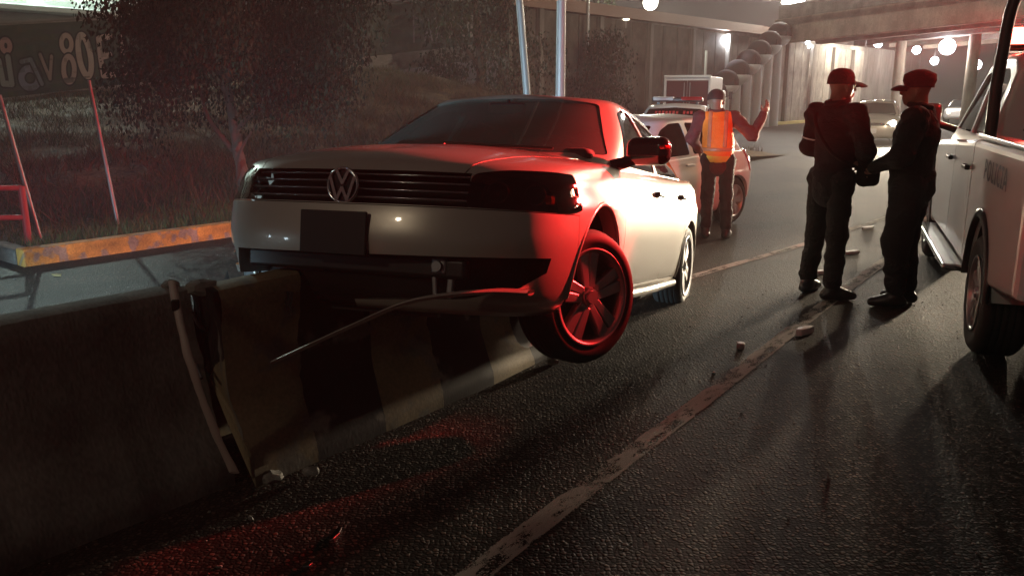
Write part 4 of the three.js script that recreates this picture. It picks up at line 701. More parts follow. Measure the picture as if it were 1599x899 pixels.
// ---------------------------------------------------------------- lit building above the graffiti wall
{
  const c = X(6.5, 25.5, 0), o = thing('lit_building', 'pale building with arched windows lit up above the graffiti wall at upper left', 'building', V(c.x, 3.86, c.z), ROAD_TURN);   // local +z along the road, +x away from the... left
  const pl = S(new THREE.Color(0.62, 0.66, 0.62), 0.8, 0, { bumpMap: roughBump, bumpScale: 0.006 }), side = 1;
  let wall = new THREE.BoxGeometry(0.3, 3.6, 17).translate(0.15, 1.8, -1.5);
  const wins = [2.2, 3.35, 4.6, 5.7, -1.2, -3.2, -5.2];
  const hole = z => prism(rounded([[z - 0.36, 0.45], [z - 0.36, 1.9], [z + 0.36, 1.9], [z + 0.36, 0.45]], 0.3, 8), 'x', -0.5, 0.8);
  wall = cut(wall, ...wins.map(hole));
  obj('wall', wall, pl, o);
  for (const z of wins) { const f = obj('window', [rbox(0.06, 1.5, 0.05, 0.01, 0.14, 1.2, z), rbox(0.06, 0.05, 0.7, 0.01, 0.142, 1.1, z), rbox(0.2, 0.06, 0.84, 0.015, 0.0, 0.42, z)], M.white, o); obj('pane', box(0.02, 1.5, 0.72, 0.2, 1.16, z), M.gloss, f); }
  obj('ledge', rbox(0.75, 0.16, 17.2, 0.03, -0.28, 0.06, -1.5), pl, o);
  obj('roof', rbox(7, 0.25, 17.6, 0.05, 3.2, 3.7, -1.5), M.concrete, o);
  obj('end_wall', [box(6.4, 3.6, 0.3, 3.35, 1.8, 7.15), box(6.4, 3.6, 0.3, 3.35, 1.8, -10.15), box(0.3, 3.6, 17, 6.6, 1.8, -1.5), box(6.6, 0.2, 17, 3.3, 0.08, -1.5)], pl, o);
  obj('plinth', box(6.6, 5, 17, 3.32, -2.52, -1.5), M.concrete, o);
  const fit = obj('wall_lamp', [rbox(0.12, 0.2, 0.3, 0.03, -0.45, 3.2, 3.2), bar([0, 3.3, 3.2], [-0.4, 3.25, 3.2], 0.02)], M.galv, o);
  obj('lamp_lens', rbox(0.1, 0.04, 0.26, 0.015, -0.45, 3.08, 3.2), glow(0.8, 1, 0.92, 6), fit);
  lamp('point', new THREE.Color(0.78, 1, 0.9), 170, [-0.62, 2.9, 3.2], o, { radius: 5 });
}
// ---------------------------------------------------------------- other vehicles
function genericCar(name, label, pos, az, o) {
  const c = thing(name, label, o.category ?? 'car', pos, Math.PI - az * Math.PI / 180, o.group), p = o.shape, sh = Shell({ NC: 60, ...p }), [wf, wr] = p.wheels, ar = o.archR ?? 0.355, wy = o.wy ?? 0.315;
  let body = sh.lower(0);
  for (const z of [wf, wr]) body = cut(body, arch(z, wy, ar), arch(z, wy, ar).translate(-1.68, 0, 0));
  body = cut(body, prism([[p.green.f0 - 0.3, 1.3], [p.green.f0 - 0.3, 0.5], [p.green.r0 + 0.35, 0.5], [p.green.r0 + 0.35, 1.3]], 'x', -0.66, 0.66));
  for (const q of o.doors) for (const s of [1, -1]) {
    const a = s > 0 ? 0.6 : -1.1, b = s > 0 ? 1.1 : -0.6, d = obj('door', both(body, prism(q, 'x', a, b)), o.paint, c);
    const hz = Math.min(...q.map(k => k[0])) + 0.16, hy = o.hy ?? 0.86; obj('handle', rbox(0.03, 0.03, 0.18, 0.012, s * (sh.sideX(hz, hy) + 0.016), hy, hz), o.handle ?? o.paint, d);
  }
  body = cut(body, ...o.doors.flatMap(q => [prism(shift(q, 0.005), 'x', 0.59, 1.1), prism(shift(q, 0.005), 'x', -1.1, -0.59)]));
  const HL = o.headlight, GR = o.grille, TL = o.tail;
  const hl = [HL, flipX(HL)].map(q => prism(q, 'z', wf - 0.05, wf + 1.4)), gr = prism(GR, 'z', wf + 0.3, wf + 1.4);
  const lit = o.lit;
  hl.forEach((q, i) => { const u = obj('headlight', both(sh.lower(-0.03), q), o.headMat ?? M.chrome, c); if (lit) { const xs = HL.map(k => Math.abs(k[0])), ys = HL.map(k => k[1]), x = (Math.min(...xs) + Math.max(...xs)) / 2 * (i ? -1 : 1), y = (Math.min(...ys) + Math.max(...ys)) / 2; const z = sh.frontZ(x, y); obj('headlamp_glow', cyl(0.09, 0.09, 0.03, x, y, z + 0.02, Math.PI / 2), lit.mat, u); lamp('spot', lit.color, lit.power, [x, y, z + 0.12], c, { at: [x * 1.1 + (lit.dx ?? 0), y - (lit.drop ?? 0.1), z + 10], angle: lit.angle ?? 0.5, penumbra: 0.8, radius: 8 }); } });
  const grl = obj('grille', both(sh.lower(-0.05), gr), M.dark, c);
  const gy = GR.map(k => k[1]); for (let i = 1; i < 4; i++) { const y = lerp(Math.min(...gy), Math.max(...gy), i / 4), w = Math.max(...GR.map(k => k[0])) * 0.95; obj('slat', tube([[-w, y, sh.frontZ(w, y) - 0.02], [0, y, sh.frontZ(0, y) - 0.02], [w, y, sh.frontZ(w, y) - 0.02]], 0.01, 12, 5), M.chrome, grl); }
  for (const s of [1, -1]) obj('tail_light', both(csg(sh.lower(0.006), sh.lower(-0.03), SUBTRACTION), prism(TL, 'x', s > 0 ? 0.3 : -1.2, s > 0 ? 1.2 : -0.3)), M.redLens, c);
  body = cut(body, ...hl, gr);
  obj('body_shell', body, o.paint, c);
  windowsOf(sh, o.windows, M.tint, c, o.paint, 0.04);
  for (const s of [1, -1]) {
    obj('mirror', [mv(new RoundedBoxGeometry(0.22, 0.15, 0.1, 3, 0.045), s * (p.green.w0 + 0.19), o.my ?? 1.0, p.green.f0 - 0.5, 0, s * -0.15), bar([s * (p.green.w0 - 0.03), (o.my ?? 1) - 0.05, p.green.f0 - 0.48], [s * (p.green.w0 + 0.15), (o.my ?? 1) - 0.03, p.green.f0 - 0.5], 0.03)], o.mirrorMat ?? o.paint, c);
    for (const z of [wf, wr]) { obj('arch_liner', [gridGeo(20, 1, (u, v) => { const a = -0.3 + (Math.PI + 0.6) * u; return V(s * (0.55 + 0.27 * v), wy + (ar - 0.012) * Math.sin(a), z + (ar - 0.012) * Math.cos(a)); }), new THREE.CircleGeometry(ar, 24).rotateY(s * Math.PI / 2).translate(s * 0.56, wy, z)], M.dark, c); buildWheel(c, [s * (o.tw ?? 0.75), wy, z], { r: wy, w: 0.2, rr: wy * 0.68, flip: s < 0, plain: true, spin: z, spokes: o.spokes ?? 6, wide: 1 }); }
  }
  obj('interior', [box(1.3, 0.06, 2.2, 0, 0.5, (p.green.f0 + p.green.r0) / 2), rbox(1.3, 0.2, 0.4, 0.05, 0, 0.92, p.green.f0 - 0.45), ...[-0.35, 0.35].flatMap(x => [rbox(0.46, 0.16, 0.48, 0.05, x, 0.6, p.green.f0 - 1.25), rbox(0.46, 0.6, 0.14, 0.05, x, 0.9, p.green.f0 - 1.52, -0.2), rbox(0.26, 0.18, 0.1, 0.04, x, 1.24, p.green.f0 - 1.6)]), rbox(1.2, 0.55, 0.16, 0.05, 0, 0.85, p.green.r0 + 0.6, -0.25)], M.seat, c);
  obj('plate', rbox(0.31, 0.16, 0.012, 0.004, 0, 0.45, sh.frontZ(0, 0.45) + 0.012), M.white2, c);
  return { c, sh };
}
const HATCH = { nF: 3, nR: 4.5, zA: 0.0, zB: -2.5, wheels: [0, -2.5], yb: [[-3.2, 0.24], [-2, 0.19], [0, 0.19], [0.85, 0.2]], yt: [[-3.1, 0.98], [-2.5, 1.0], [-1.6, 0.97], [-0.4, 0.92], [0.1, 0.89], [0.5, 0.82], [0.85, 0.76]], W: [[0, 0.75], [0.06, 0.81], [0.3, 0.85], [0.6, 0.86], [0.8, 0.845], [1, 0.79]], zf: [[0, 0.76], [0.2, 0.84], [0.5, 0.85], [0.8, 0.82], [1, 0.74]], zr: [[0, -3.02], [0.2, -3.12], [0.5, -3.13], [0.8, -3.08], [1, -3.02]], spine: [[-3.1, 1.0], [-2.3, 1.02], [-0.4, 1.02], [0, 0.98], [0.5, 0.87], [0.9, 0.79]], green: { y0: 0.86, w0: 0.79, w1: 0.57, zA0: -0.6, zA1: -1.3, zB0: -2.5, zB1: -2.3, f0: 0.0, f1: -0.95, r0: -3.05, r1: -2.72, n0: 2.6, n1: 3, nR: 4.2, edge: [[-2.72, 1.37], [-2, 1.43], [-1.4, 1.42], [-0.95, 1.37]], crown: [[-2.72, 1.40], [-2, 1.475], [-1.4, 1.475], [-0.95, 1.41]] } };
const WIN = (p) => ({ front: rounded([[-0.68, 0.98], [-0.53, 1.35], [0, 1.38], [0.53, 1.35], [0.68, 0.98], [0, 0.96]], 0.03), frontZ: [-1.3, 0.4], rear: rounded([[-0.58, 1.02], [-0.48, 1.32], [0, 1.34], [0.48, 1.32], [0.58, 1.02], [0, 1.02]], 0.03), rearZ: [p.green.r0 - 0.4, p.green.r1 + 0.1] });
const hatchSide = [rounded([[-0.55, 0.95], [-1.05, 1.30], [-1.25, 1.37], [-1.5, 1.38], [-1.52, 0.98]], 0.04), rounded([[-1.6, 0.98], [-1.58, 1.38], [-2.1, 1.36], [-2.42, 1.28], [-2.66, 1.04]], 0.05)];
const hatchOpt = { paint: M.white2, shape: HATCH, windows: { ...WIN(HATCH), side: hatchSide }, doors: [rounded([[-0.48, 0.26], [-0.45, 1.2], [-1.56, 1.2], [-1.58, 0.26]], 0.05), rounded([[-1.58, 0.26], [-1.56, 1.2], [-2.6, 1.2], [-2.5, 0.9], [-2.16, 0.55], [-2.1, 0.26]], 0.05)], headlight: rounded([[0.42, 0.62], [0.46, 0.74], [0.80, 0.82], [0.86, 0.74], [0.80, 0.62]], 0.03), grille: rounded([[-0.4, 0.62], [-0.38, 0.72], [0.38, 0.72], [0.4, 0.62]], 0.02), tail: rounded([[-2.86, 0.70], [-2.74, 1.0], [-3.4, 1.0], [-3.4, 0.66]], 0.03), mirrorMat: M.redLens };
const hb = genericCar('hatchback', 'white hatchback stopped behind the saloon, beside the person in the orange vest', [0.62, 0, -9.65], 226, hatchOpt);
hb.c.scale.setScalar(0.94);
const SEDAN = { nF: 3.2, nR: 3.6, zA: 0, zB: -2.65, wheels: [0, -2.65], yb: [[-3.7, 0.26], [-2, 0.19], [0, 0.19], [0.9, 0.2]], yt: [[-3.7, 1.0], [-2.7, 0.99], [-1.6, 0.96], [-0.4, 0.92], [0.1, 0.88], [0.5, 0.81], [0.9, 0.75]], W: [[0, 0.77], [0.06, 0.83], [0.3, 0.87], [0.6, 0.885], [0.8, 0.87], [1, 0.81]], zf: [[0, 0.80], [0.2, 0.88], [0.5, 0.9], [0.8, 0.87], [1, 0.79]], zr: [[0, -3.58], [0.2, -3.68], [0.5, -3.7], [0.8, -3.66], [1, -3.6]], spine: [[-3.7, 1.02], [-2.8, 1.05], [-0.4, 1.01], [0, 0.97], [0.5, 0.86], [0.9, 0.78]], green: { y0: 0.86, w0: 0.80, w1: 0.57, zA0: -0.7, zA1: -1.35, zB0: -2.5, zB1: -2.15, f0: -0.05, f1: -0.98, r0: -3.15, r1: -2.5, n0: 2.6, n1: 3, edge: [[-2.5, 1.33], [-2, 1.4], [-1.5, 1.41], [-0.98, 1.36]], crown: [[-2.5, 1.37], [-2, 1.455], [-1.5, 1.46], [-0.98, 1.40]] } };
const sedanSide = [rounded([[-0.6, 0.95], [-1.1, 1.29], [-1.3, 1.36], [-1.55, 1.37], [-1.57, 0.98]], 0.04), rounded([[-1.64, 0.98], [-1.62, 1.37], [-2.0, 1.35], [-2.25, 1.3], [-2.62, 1.06]], 0.05)];
const sedanOpt = { paint: M.white2, shape: SEDAN, windows: { ...WIN(SEDAN), side: sedanSide }, doors: [rounded([[-0.5, 0.26], [-0.47, 1.2], [-1.6, 1.2], [-1.62, 0.26]], 0.05), rounded([[-1.62, 0.26], [-1.6, 1.2], [-2.6, 1.2], [-2.45, 0.75], [-2.25, 0.26]], 0.05)], headlight: hatchOpt.headlight, grille: hatchOpt.grille, tail: rounded([[-3.3, 0.74], [-3.2, 0.96], [-3.9, 0.96], [-3.9, 0.74]], 0.03) };
const warm = { color: new THREE.Color(1, 0.84, 0.62), mat: glow(1, 0.9, 0.72, 140), power: 150, angle: 0.42, drop: 0.25 };
// the patrol car behind the hatchback, seen from the front
{
  const { c } = genericCar('patrol_car', 'white patrol car with red lettering on its dark windscreen, behind the hatchback', [3.05, 0, -16.4], 196, { ...sedanOpt, category: 'police car' });
  const lb = obj('beacon_bar', [rbox(1.05, 0.09, 0.24, 0.03, 0, 1.53, -1.55), box(0.06, 0.06, 0.06, 0.4, 1.47, -1.55), box(0.06, 0.06, 0.06, -0.4, 1.47, -1.55)], M.black, c);
  obj('red_lens', rbox(0.44, 0.085, 0.25, 0.03, 0.29, 1.55, -1.55), M.redLens, lb); obj('clear_lens', rbox(0.44, 0.085, 0.25, 0.03, -0.29, 1.55, -1.55), M.white2, lb);
  const bl = []; for (let i = 0; i < 11; i++) if (i !== 7) bl.push(box(0.045, 0.075 + 0.01 * (i % 3), 0.004, -0.35 + i * 0.07, 1.285, -0.725 - 0.03 * Math.abs(i - 5) / 5, -0.93));
  obj('windscreen_lettering', bl, S(new THREE.Color(0.55, 0.06, 0.06), 0.6), c);
}
// car coming towards the camera with its headlights on
genericCar('oncoming_car', 'car with blazing white headlights facing the camera beyond the right officer', [12.55, 0, -29.4], 206, { ...sedanOpt, paint: M.silver, lit: warm });
// stopped car out to the left in the far lane, its bluish headlights light that lane and the corner of the saloon
{
  const q = X(-2.6, 5.9, 0);
  genericCar('stopped_car', 'dark saloon with bluish headlights stopped in the far lane', [q.x, 0, q.z], 37, { ...sedanOpt, paint: M.gloss, lit: { color: new THREE.Color(0.55, 0.84, 1), mat: glow(0.7, 0.9, 1, 20), power: 210, angle: 0.5, drop: 1.0, dx: -0.3 } });
}
// two distant cars under the bridge
for (const [x, z, az, lab] of [[19.5, -46, 212, 'small distant car under the bridge left of the right officer'], [26.5, -50, 210, 'small distant car with pale lamps under the bridge farther right']]) {
  const c = thing('distant_car', lab, 'car', [x, 0, z], Math.PI - az * Math.PI / 180);
  obj('body_shell', rbox(1.74, 0.62, 4.1, 0.2, 0, 0.6, 0), M.white2, c); obj('cabin', (() => { const g = rbox(1.5, 0.55, 2.1, 0.18, 0, 1.12, -0.2); const p = g.attributes.position; for (let i = 0; i < p.count; i++) { const t = sstep(0.9, 1.4, p.getY(i)); p.setX(i, p.getX(i) * (1 - 0.2 * t)); p.setZ(i, -0.2 + (p.getZ(i) + 0.2) * (1 - 0.3 * t)); } g.computeVertexNormals(); return g; })(), M.gloss, c);
  for (const s of [1, -1]) { obj('headlamp_glow', cyl(0.08, 0.08, 0.03, s * 0.62, 0.68, 2.06, Math.PI / 2), glow(1, 0.9, 0.75, 8), c); for (const w of [1.25, -1.25]) obj('wheel', cyl(0.31, 0.31, 0.2, s * 0.78, 0.31, w, 0, 0, Math.PI / 2), M.rubber, c); }
}
// small box truck far back
{
  const c = thing('box_truck', 'small box truck with a dark red back and pale frame, beyond the patrol car', 'truck', [6.15, 0, -30], Math.PI - 22 * Math.PI / 180);
  const red = S(new THREE.Color(0.07, 0.012, 0.014), 0.6);
  obj('cargo_box', rbox(1.56, 1.72, 3.0, 0.04, 0, 1.42, 1.5), M.white2, c);
  for (const s of [1, -1]) { const d = obj('rear_door', rbox(0.72, 1.5, 0.04, 0.01, s * 0.365, 1.38, -0.015), red, c); obj('lock_bar', bar([s * 0.1, 0.7, -0.05], [s * 0.1, 2.06, -0.05], 0.014), M.steel, d); obj('tail_light', rbox(0.16, 0.1, 0.03, 0.01, s * 0.66, 0.5, -0.02), M.redLens, c); obj('frame_post', rbox(0.07, 1.76, 0.08, 0.015, s * 0.775, 1.42, -0.03), M.white2, c); }
  obj('frame_rail', rbox(1.64, 0.09, 0.1, 0.02, 0, 2.27, -0.03), M.white, c);
  obj('chassis', [box(0.8, 0.14, 4.6, 0, 0.5, 2.2), rbox(1.5, 0.1, 0.12, 0.02, 0, 0.44, -0.02)], M.dark, c);
  obj('cab', rbox(1.5, 1.35, 1.2, 0.12, 0, 1.15, 3.75), M.white2, c);
  for (const s of [1, -1]) { obj('mirror', [rbox(0.14, 0.3, 0.05, 0.02, s * 0.98, 1.62, 3.9), bar([s * 0.74, 1.55, 3.95], [s * 0.95, 1.62, 3.9], 0.015)], M.black, c); for (const z of [0.7, 3.7]) obj('wheel', cyl(0.3, 0.3, 0.2, s * 0.66, 0.3, z, 0, 0, Math.PI / 2), M.rubber, c); }
}
// ---------------------------------------------------------------- police pickup at the right
const pick = thing('police_pickup', 'white police pickup with a red lit beacon bar and bed cage at right', 'pickup truck', [3.88, 0, -4.82], Math.PI - 21.5 * Math.PI / 180);
{
  const c = pick, z0 = -1.25, z1 = 4.55, wz = [0, 3.55], wy = 0.385, ra = 0.45, hw = 1.0;
  // lower body: side silhouette with arches, extruded across the width
  const sil = [[z0, 0.62], [-ra - 0.02, 0.52]];
  const addArch = z => { for (let i = 0; i <= 18; i++) { const a = Math.PI - Math.PI * i / 18; sil.push([z + ra * Math.cos(a), wy + 0.04 + ra * Math.sin(a)]); } };
  addArch(0); sil.push([ra + 0.06, 0.46], [3.05, 0.46]); addArch(3.55); sil.push([4.1, 0.5], [z1, 0.56], [z1 + 0.03, 0.95], [z1 - 0.08, 1.12], [2.9, 1.22], [2.9, 1.22], [0.72, 1.32], [z0, 1.34]);
  const full = prism(sil, 'x', -hw, hw, 0.045);
  const bed = prism([[z0 + 0.07, 0.82], [z0 + 0.07, 1.6], [0.60, 1.6], [0.60, 0.82]], 'x', -0.86, 0.86);
  let body = cut(full, bed);
  const DP = [rounded([[2.86, 0.5], [2.84, 1.5], [1.72, 1.5], [1.74, 0.5]], 0.05), rounded([[1.72, 0.5], [1.70, 1.5], [0.80, 1.5], [0.80, 0.75], [0.66, 0.5]], 0.05)];
  body = cut(body, prism([[0.665, 0.3], [0.665, 1.6], [0.69, 1.6], [0.69, 0.3]], 'x', -1.2, 1.2));      // gap between cab and bed
  for (const q of DP) for (const s of [1, -1]) { const d = obj('door', both(body, prism(q, 'x', s > 0 ? 0.8 : -1.2, s > 0 ? 1.2 : -0.8)), M.white, c); const hz = Math.min(...q.map(k => k[0])) + 0.2; obj('handle', rbox(0.035, 0.035, 0.2, 0.012, s * (hw + 0.018), 1.12, hz), M.black, d); }
  body = cut(body, ...DP.flatMap(q => [prism(shift(q, 0.006), 'x', 0.79, 1.2), prism(shift(q, 0.006), 'x', -1.2, -0.79)]));
  obj('body_shell', body, M.white, c);
  // cab
  const cp = [[2.95, 1.18], [2.05, 1.86], [1.7, 1.92], [0.95, 1.90], [0.72, 1.80], [0.70, 1.25]];
  let cab = prism(cp, 'x', -0.93, 0.93, 0.05);
  { const p = cab.attributes.position; for (let i = 0; i < p.count; i++) p.setX(i, p.getX(i) * (1 - 0.17 * sstep(1.2, 1.95, p.getY(i)))); cab.computeVertexNormals(); }
  const inner = cab.clone(); { const p = inner.attributes.position; for (let i = 0; i < p.count; i++) p.setXYZ(i, p.getX(i) * 0.93, 1.5 + (p.getY(i) - 1.5) * 0.88, 1.8 + (p.getZ(i) - 1.8) * 0.93); }
  const wn = [rounded([[2.62, 1.33], [2.05, 1.77], [1.74, 1.82], [1.74, 1.33]], 0.04), rounded([[1.66, 1.33], [1.66, 1.82], [1.02, 1.80], [0.86, 1.74], [0.84, 1.33]], 0.05)];
  let sc = csg(cab, inner, SUBTRACTION);
  sc = cut(sc, ...wn.flatMap(q => [prism(q, 'x', 0.5, 1.2), prism(q, 'x', -1.2, -0.5)]), prism([[-0.72, 1.38], [-0.62, 1.76], [0.62, 1.76], [0.72, 1.38]], 'z', 0.3, 1.0), prism([[-0.76, 1.27], [-0.66, 1.8], [0.66, 1.8], [0.76, 1.27]], 'z', 1.9, 3.2));
  obj('cab', toCreasedNormals(sc, 0.6), M.white, c);
  for (const s of [1, -1]) wn.forEach(q => { const g = prism(shift(q, 0.01), 'x', 0, 0.006), p = g.attributes.position; for (let i = 0; i < p.count; i++) p.setX(i, s * (p.getX(i) + 0.898 * (1 - 0.17 * sstep(1.2, 1.95, p.getY(i))))); g.computeVertexNormals(); obj('side_window', g, M.tint, c); });
  obj('rear_window', box(1.4, 0.42, 0.006, 0, 1.57, 0.745), M.tint, c);
  obj('windshield', mv(new THREE.BoxGeometry(1.45, 0.84, 0.006), 0, 1.54, 2.47, -0.92), M.tint, c);
  seatSet(c, [[0.4, 2.0], [-0.4, 2.0]]);
  obj('cab_floor', [box(1.7, 0.05, 2.1, 0, 0.62, 1.7), rbox(1.7, 0.22, 0.4, 0.05, 0, 1.16, 2.6)], M.seat, c);
  // rails and trim that catch the light, tail end, step
  for (const s of [1, -1]) {
    obj('bed_rail', rbox(0.1, 0.035, 1.86, 0.012, s * 0.945, 1.352, -0.3), M.chrome, c);
    obj('running_board', rbox(0.16, 0.05, 2.2, 0.02, s * 1.04, 0.42, 1.75), M.chrome, c);
    obj('tail_light', rbox(0.14, 0.42, 0.05, 0.02, s * 0.9, 1.03, z0 - 0.015), M.redLens, c);
    const fl = gridGeo(26, 4, (u, v) => { const a = Math.PI * u, k = ra + [0.0, 0.0, 0.05, 0.05, 0][Math.round(v * 4)]; return V(s * (hw + [-0.02, 0.02, 0.014, -0.02, -0.02][Math.round(v * 4)]), wy + 0.04 + k * Math.sin(a), k * Math.cos(a)); });
    obj('arch_flare', fl, M.black, c);
    obj('mirror', [rbox(0.2, 0.26, 0.1, 0.04, s * 1.16, 1.42, 2.5), bar([s * 0.93, 1.32, 2.5], [s * 1.1, 1.38, 2.5], 0.03)], M.black, c);
    for (const z of wz) { buildWheel(c, [s * 0.86, wy, z], { r: wy, w: 0.26, rr: 0.235, flip: s < 0, spokes: 6, spin: 0.3, wide: 1.1 }); obj('arch_liner', [gridGeo(20, 1, (u, v) => { const a = Math.PI * u; return V(s * (0.6 + 0.36 * v), wy + 0.04 + (ra - 0.01) * Math.sin(a), z + (ra - 0.01) * Math.cos(a)); }), new THREE.CircleGeometry(ra, 24).rotateY(s * Math.PI / 2).translate(s * 0.62, wy + 0.05, z)], M.dark, c); }
  }
  obj('rear_bumper', rbox(1.86, 0.2, 0.2, 0.04, 0, 0.58, z0 - 0.12), M.chrome, c);
  obj('tailgate', rbox(1.6, 0.5, 0.04, 0.02, 0, 1.06, z0 - 0.01), M.white, c);
  obj('chassis', [box(0.9, 0.16, 5.4, 0, 0.5, 1.6), bar([-0.8, wy, 0], [0.8, wy, 0], 0.06), bar([-0.8, wy, 3.55], [0.8, wy, 3.55], 0.06)], M.dark, c);
  // cage over the bed
  const blackTube = S(new THREE.Color(0.03, 0.03, 0.03), 0.4), cage = obj('bed_cage', [tube([[0.93, 1.34, 0.58], [0.92, 1.85, 0.58], [0.84, 2.32, 0.56], [0.4, 2.48, 0.56], [0, 2.5, 0.56], [-0.4, 2.48, 0.56], [-0.84, 2.32, 0.56], [-0.92, 1.85, 0.58], [-0.93, 1.34, 0.58]], 0.038, 60, 10), tube([[0.86, 1.34, -0.75], [0.84, 1.85, -0.72], [0.76, 2.28, -0.7], [0, 2.46, -0.7], [-0.76, 2.28, -0.7], [-0.84, 1.85, -0.72], [-0.86, 1.34, -0.75]], 0.038, 60, 10), ...[0.78, -0.78].flatMap(x => [bar([x * 1.06, 2.3, 0.56], [x, 2.26, -0.7], 0.03)])], blackTube, c);
  obj('bed_bench', [rbox(0.4, 0.06, 1.5, 0.02, 0, 1.15, -0.3), box(0.3, 0.3, 1.4, 0, 0.98, -0.3)], M.black, c);
  // force lettering on the bed side, dark and partly out of the picture
  const word = (txt, w, h) => { const cv = document.createElement('canvas'); cv.width = 512; cv.height = 128; const x = cv.getContext('2d'); x.fillStyle = '#000'; x.fillRect(0, 0, 512, 128); x.fillStyle = '#fff'; x.font = 'bold 110px sans-serif'; x.textAlign = 'center'; x.textBaseline = 'middle'; x.fillText(txt, 256, 68, 490); const t = new THREE.CanvasTexture(cv); return S(new THREE.Color(0.05, 0.05, 0.08), 0.5, 0, { alphaMap: t, alphaTest: 0.5 }); };
  obj('lettering', new THREE.PlaneGeometry(1.0, 0.2).rotateY(Math.PI / 2).translate(hw + 0.003, 1.17, -0.3), word('POLICIA'), c);
  // beacon bar
  const bb = obj('beacon_bar', [rbox(1.58, 0.05, 0.3, 0.02, 0, 1.965, 1.6), box(0.05, 0.06, 0.2, 0.5, 1.92, 1.7), box(0.05, 0.06, 0.2, -0.5, 1.92, 1.7)], M.black, c);
  obj('red_lamp', rbox(0.68, 0.12, 0.28, 0.04, 0.45, 2.05, 1.6), glow(1, 0.05, 0.03, 60), bb);
  obj('blue_lamp', rbox(0.68, 0.12, 0.28, 0.04, -0.45, 2.05, 1.6), P(new THREE.Color(0.03, 0.05, 0.3), 0.15, 0, { clearcoat: 1 }), bb);
  obj('white_lamp', rbox(0.18, 0.1, 0.29, 0.03, 0.0, 2.045, 1.6), glow(1, 0.85, 0.6, 60), bb);
  const rl = new THREE.Color(1, 0.03, 0.028);
  lamp('point', rl, 20, [0.3, 2.3, 1.9], c, { radius: 4 });
  lamp('spot', rl, 620, [0.62, 2.14, 1.40], c, { radius: 4, at: [2.98, 1.74, -1.78], angle: 0.30, penumbra: 0.75 });
  lamp('spot', rl, 210, [0.62, 2.14, 1.38], c, { radius: 4, at: [3.06, 0.6, -1.86], angle: 0.085, penumbra: 0.7 });
  lamp('spot', rl, 240, [0.62, 2.14, 1.42], c, { radius: 4, at: [3.64, 1.35, -0.81], angle: 0.15, penumbra: 0.8 });
  lamp('spot', rl, 110, [0.82, 2.10, 1.66], c, { radius: 4, at: [9.3, 0.4, 1.9], angle: 0.36, penumbra: 0.7 });
}
// added second patrol car, nose towards the saloon, hidden from here by the pickup; its headlights light the saloon's flank
genericCar('patrol_car', 'added white patrol car unseen behind the police pickup, its headlights lighting the silver saloon', [7.9, 0, -12.9], 225, { ...sedanOpt, category: 'police car', lit: { color: new THREE.Color(1, 0.82, 0.58), mat: glow(1, 0.84, 0.6, 20), power: 760, angle: 0.27, drop: -0.9 } });
// ---------------------------------------------------------------- people: one smooth field per figure, meshed with surface nets
function netMesh(lo, hi, cell, field) {
  const n = [0, 1, 2].map(k => Math.ceil((hi[k] - lo[k]) / cell) + 1), [nx, ny, nz] = n, F = new Float32Array(nx * ny * nz), id = new Int32Array(nx * ny * nz).fill(-1), at = (i, j, k) => (k * ny + j) * nx + i;
  for (let k = 0; k < nz; k++) for (let j = 0; j < ny; j++) for (let i = 0; i < nx; i++) F[at(i, j, k)] = field(lo[0] + i * cell, lo[1] + j * cell, lo[2] + k * cell);
  const pos = [], ix = [];
  for (let k = 0; k < nz - 1; k++) for (let j = 0; j < ny - 1; j++) for (let i = 0; i < nx - 1; i++) {
    let m = 0, cnt = 0, x = 0, y = 0, z = 0; const c = [];
    for (let q = 0; q < 8; q++) { const f = F[at(i + (q & 1), j + ((q >> 1) & 1), k + (q >> 2))]; c.push(f); if (f < 0) m |= 1 << q; }
    if (m === 0 || m === 255) continue;
    for (let a = 0; a < 8; a++) for (const bit of [1, 2, 4]) { if (a & bit) continue; const b = a | bit; if ((c[a] < 0) === (c[b] < 0)) continue; const t = c[a] / (c[a] - c[b]); cnt++; x += (a & 1) + (bit === 1 ? t : 0); y += ((a >> 1) & 1) + (bit === 2 ? t : 0); z += (a >> 2) + (bit === 4 ? t : 0); }
    id[at(i, j, k)] = pos.length / 3; pos.push(lo[0] + (i + x / cnt) * cell, lo[1] + (j + y / cnt) * cell, lo[2] + (k + z / cnt) * cell);
  }
  const quad = (a, b, c, d, flip) => { if (a < 0 || b < 0 || c < 0 || d < 0) return; flip ? ix.push(a, c, b, a, d, c) : ix.push(a, b, c, a, c, d); };
  for (let k = 1; k < nz - 1; k++) for (let j = 1; j < ny - 1; j++) for (let i = 1; i < nx - 1; i++) {
    const f = F[at(i, j, k)] < 0;
    if (f !== F[at(i + 1, j, k)] < 0) quad(id[at(i, j - 1, k - 1)], id[at(i, j, k - 1)], id[at(i, j, k)], id[at(i, j - 1, k)], !f);
    if (f !== F[at(i, j + 1, k)] < 0) quad(id[at(i - 1, j, k - 1)], id[at(i - 1, j, k)], id[at(i, j, k)], id[at(i, j, k - 1)], !f);
    if (f !== F[at(i, j, k + 1)] < 0) quad(id[at(i - 1, j - 1, k)], id[at(i, j - 1, k)], id[at(i, j, k)], id[at(i - 1, j, k)], !f);
  }
  const g = new THREE.BufferGeometry(); g.setAttribute('position', new THREE.Float32BufferAttribute(pos, 3)); g.setAttribute('uv', new THREE.Float32BufferAttribute(new Float32Array(pos.length / 3 * 2).map((_, i) => (i & 1 ? pos[(i >> 1) * 3 + 1] : pos[(i >> 1) * 3] + pos[(i >> 1) * 3 + 2]) * 2.2), 2)); g.setIndex(ix); g.computeVertexNormals();
  return g;
}
const smin = (a, b, k) => { const h = clamp(0.5 + 0.5 * (b - a) / k, 0, 1); return lerp(b, a, h) - k * h * (1 - h); };
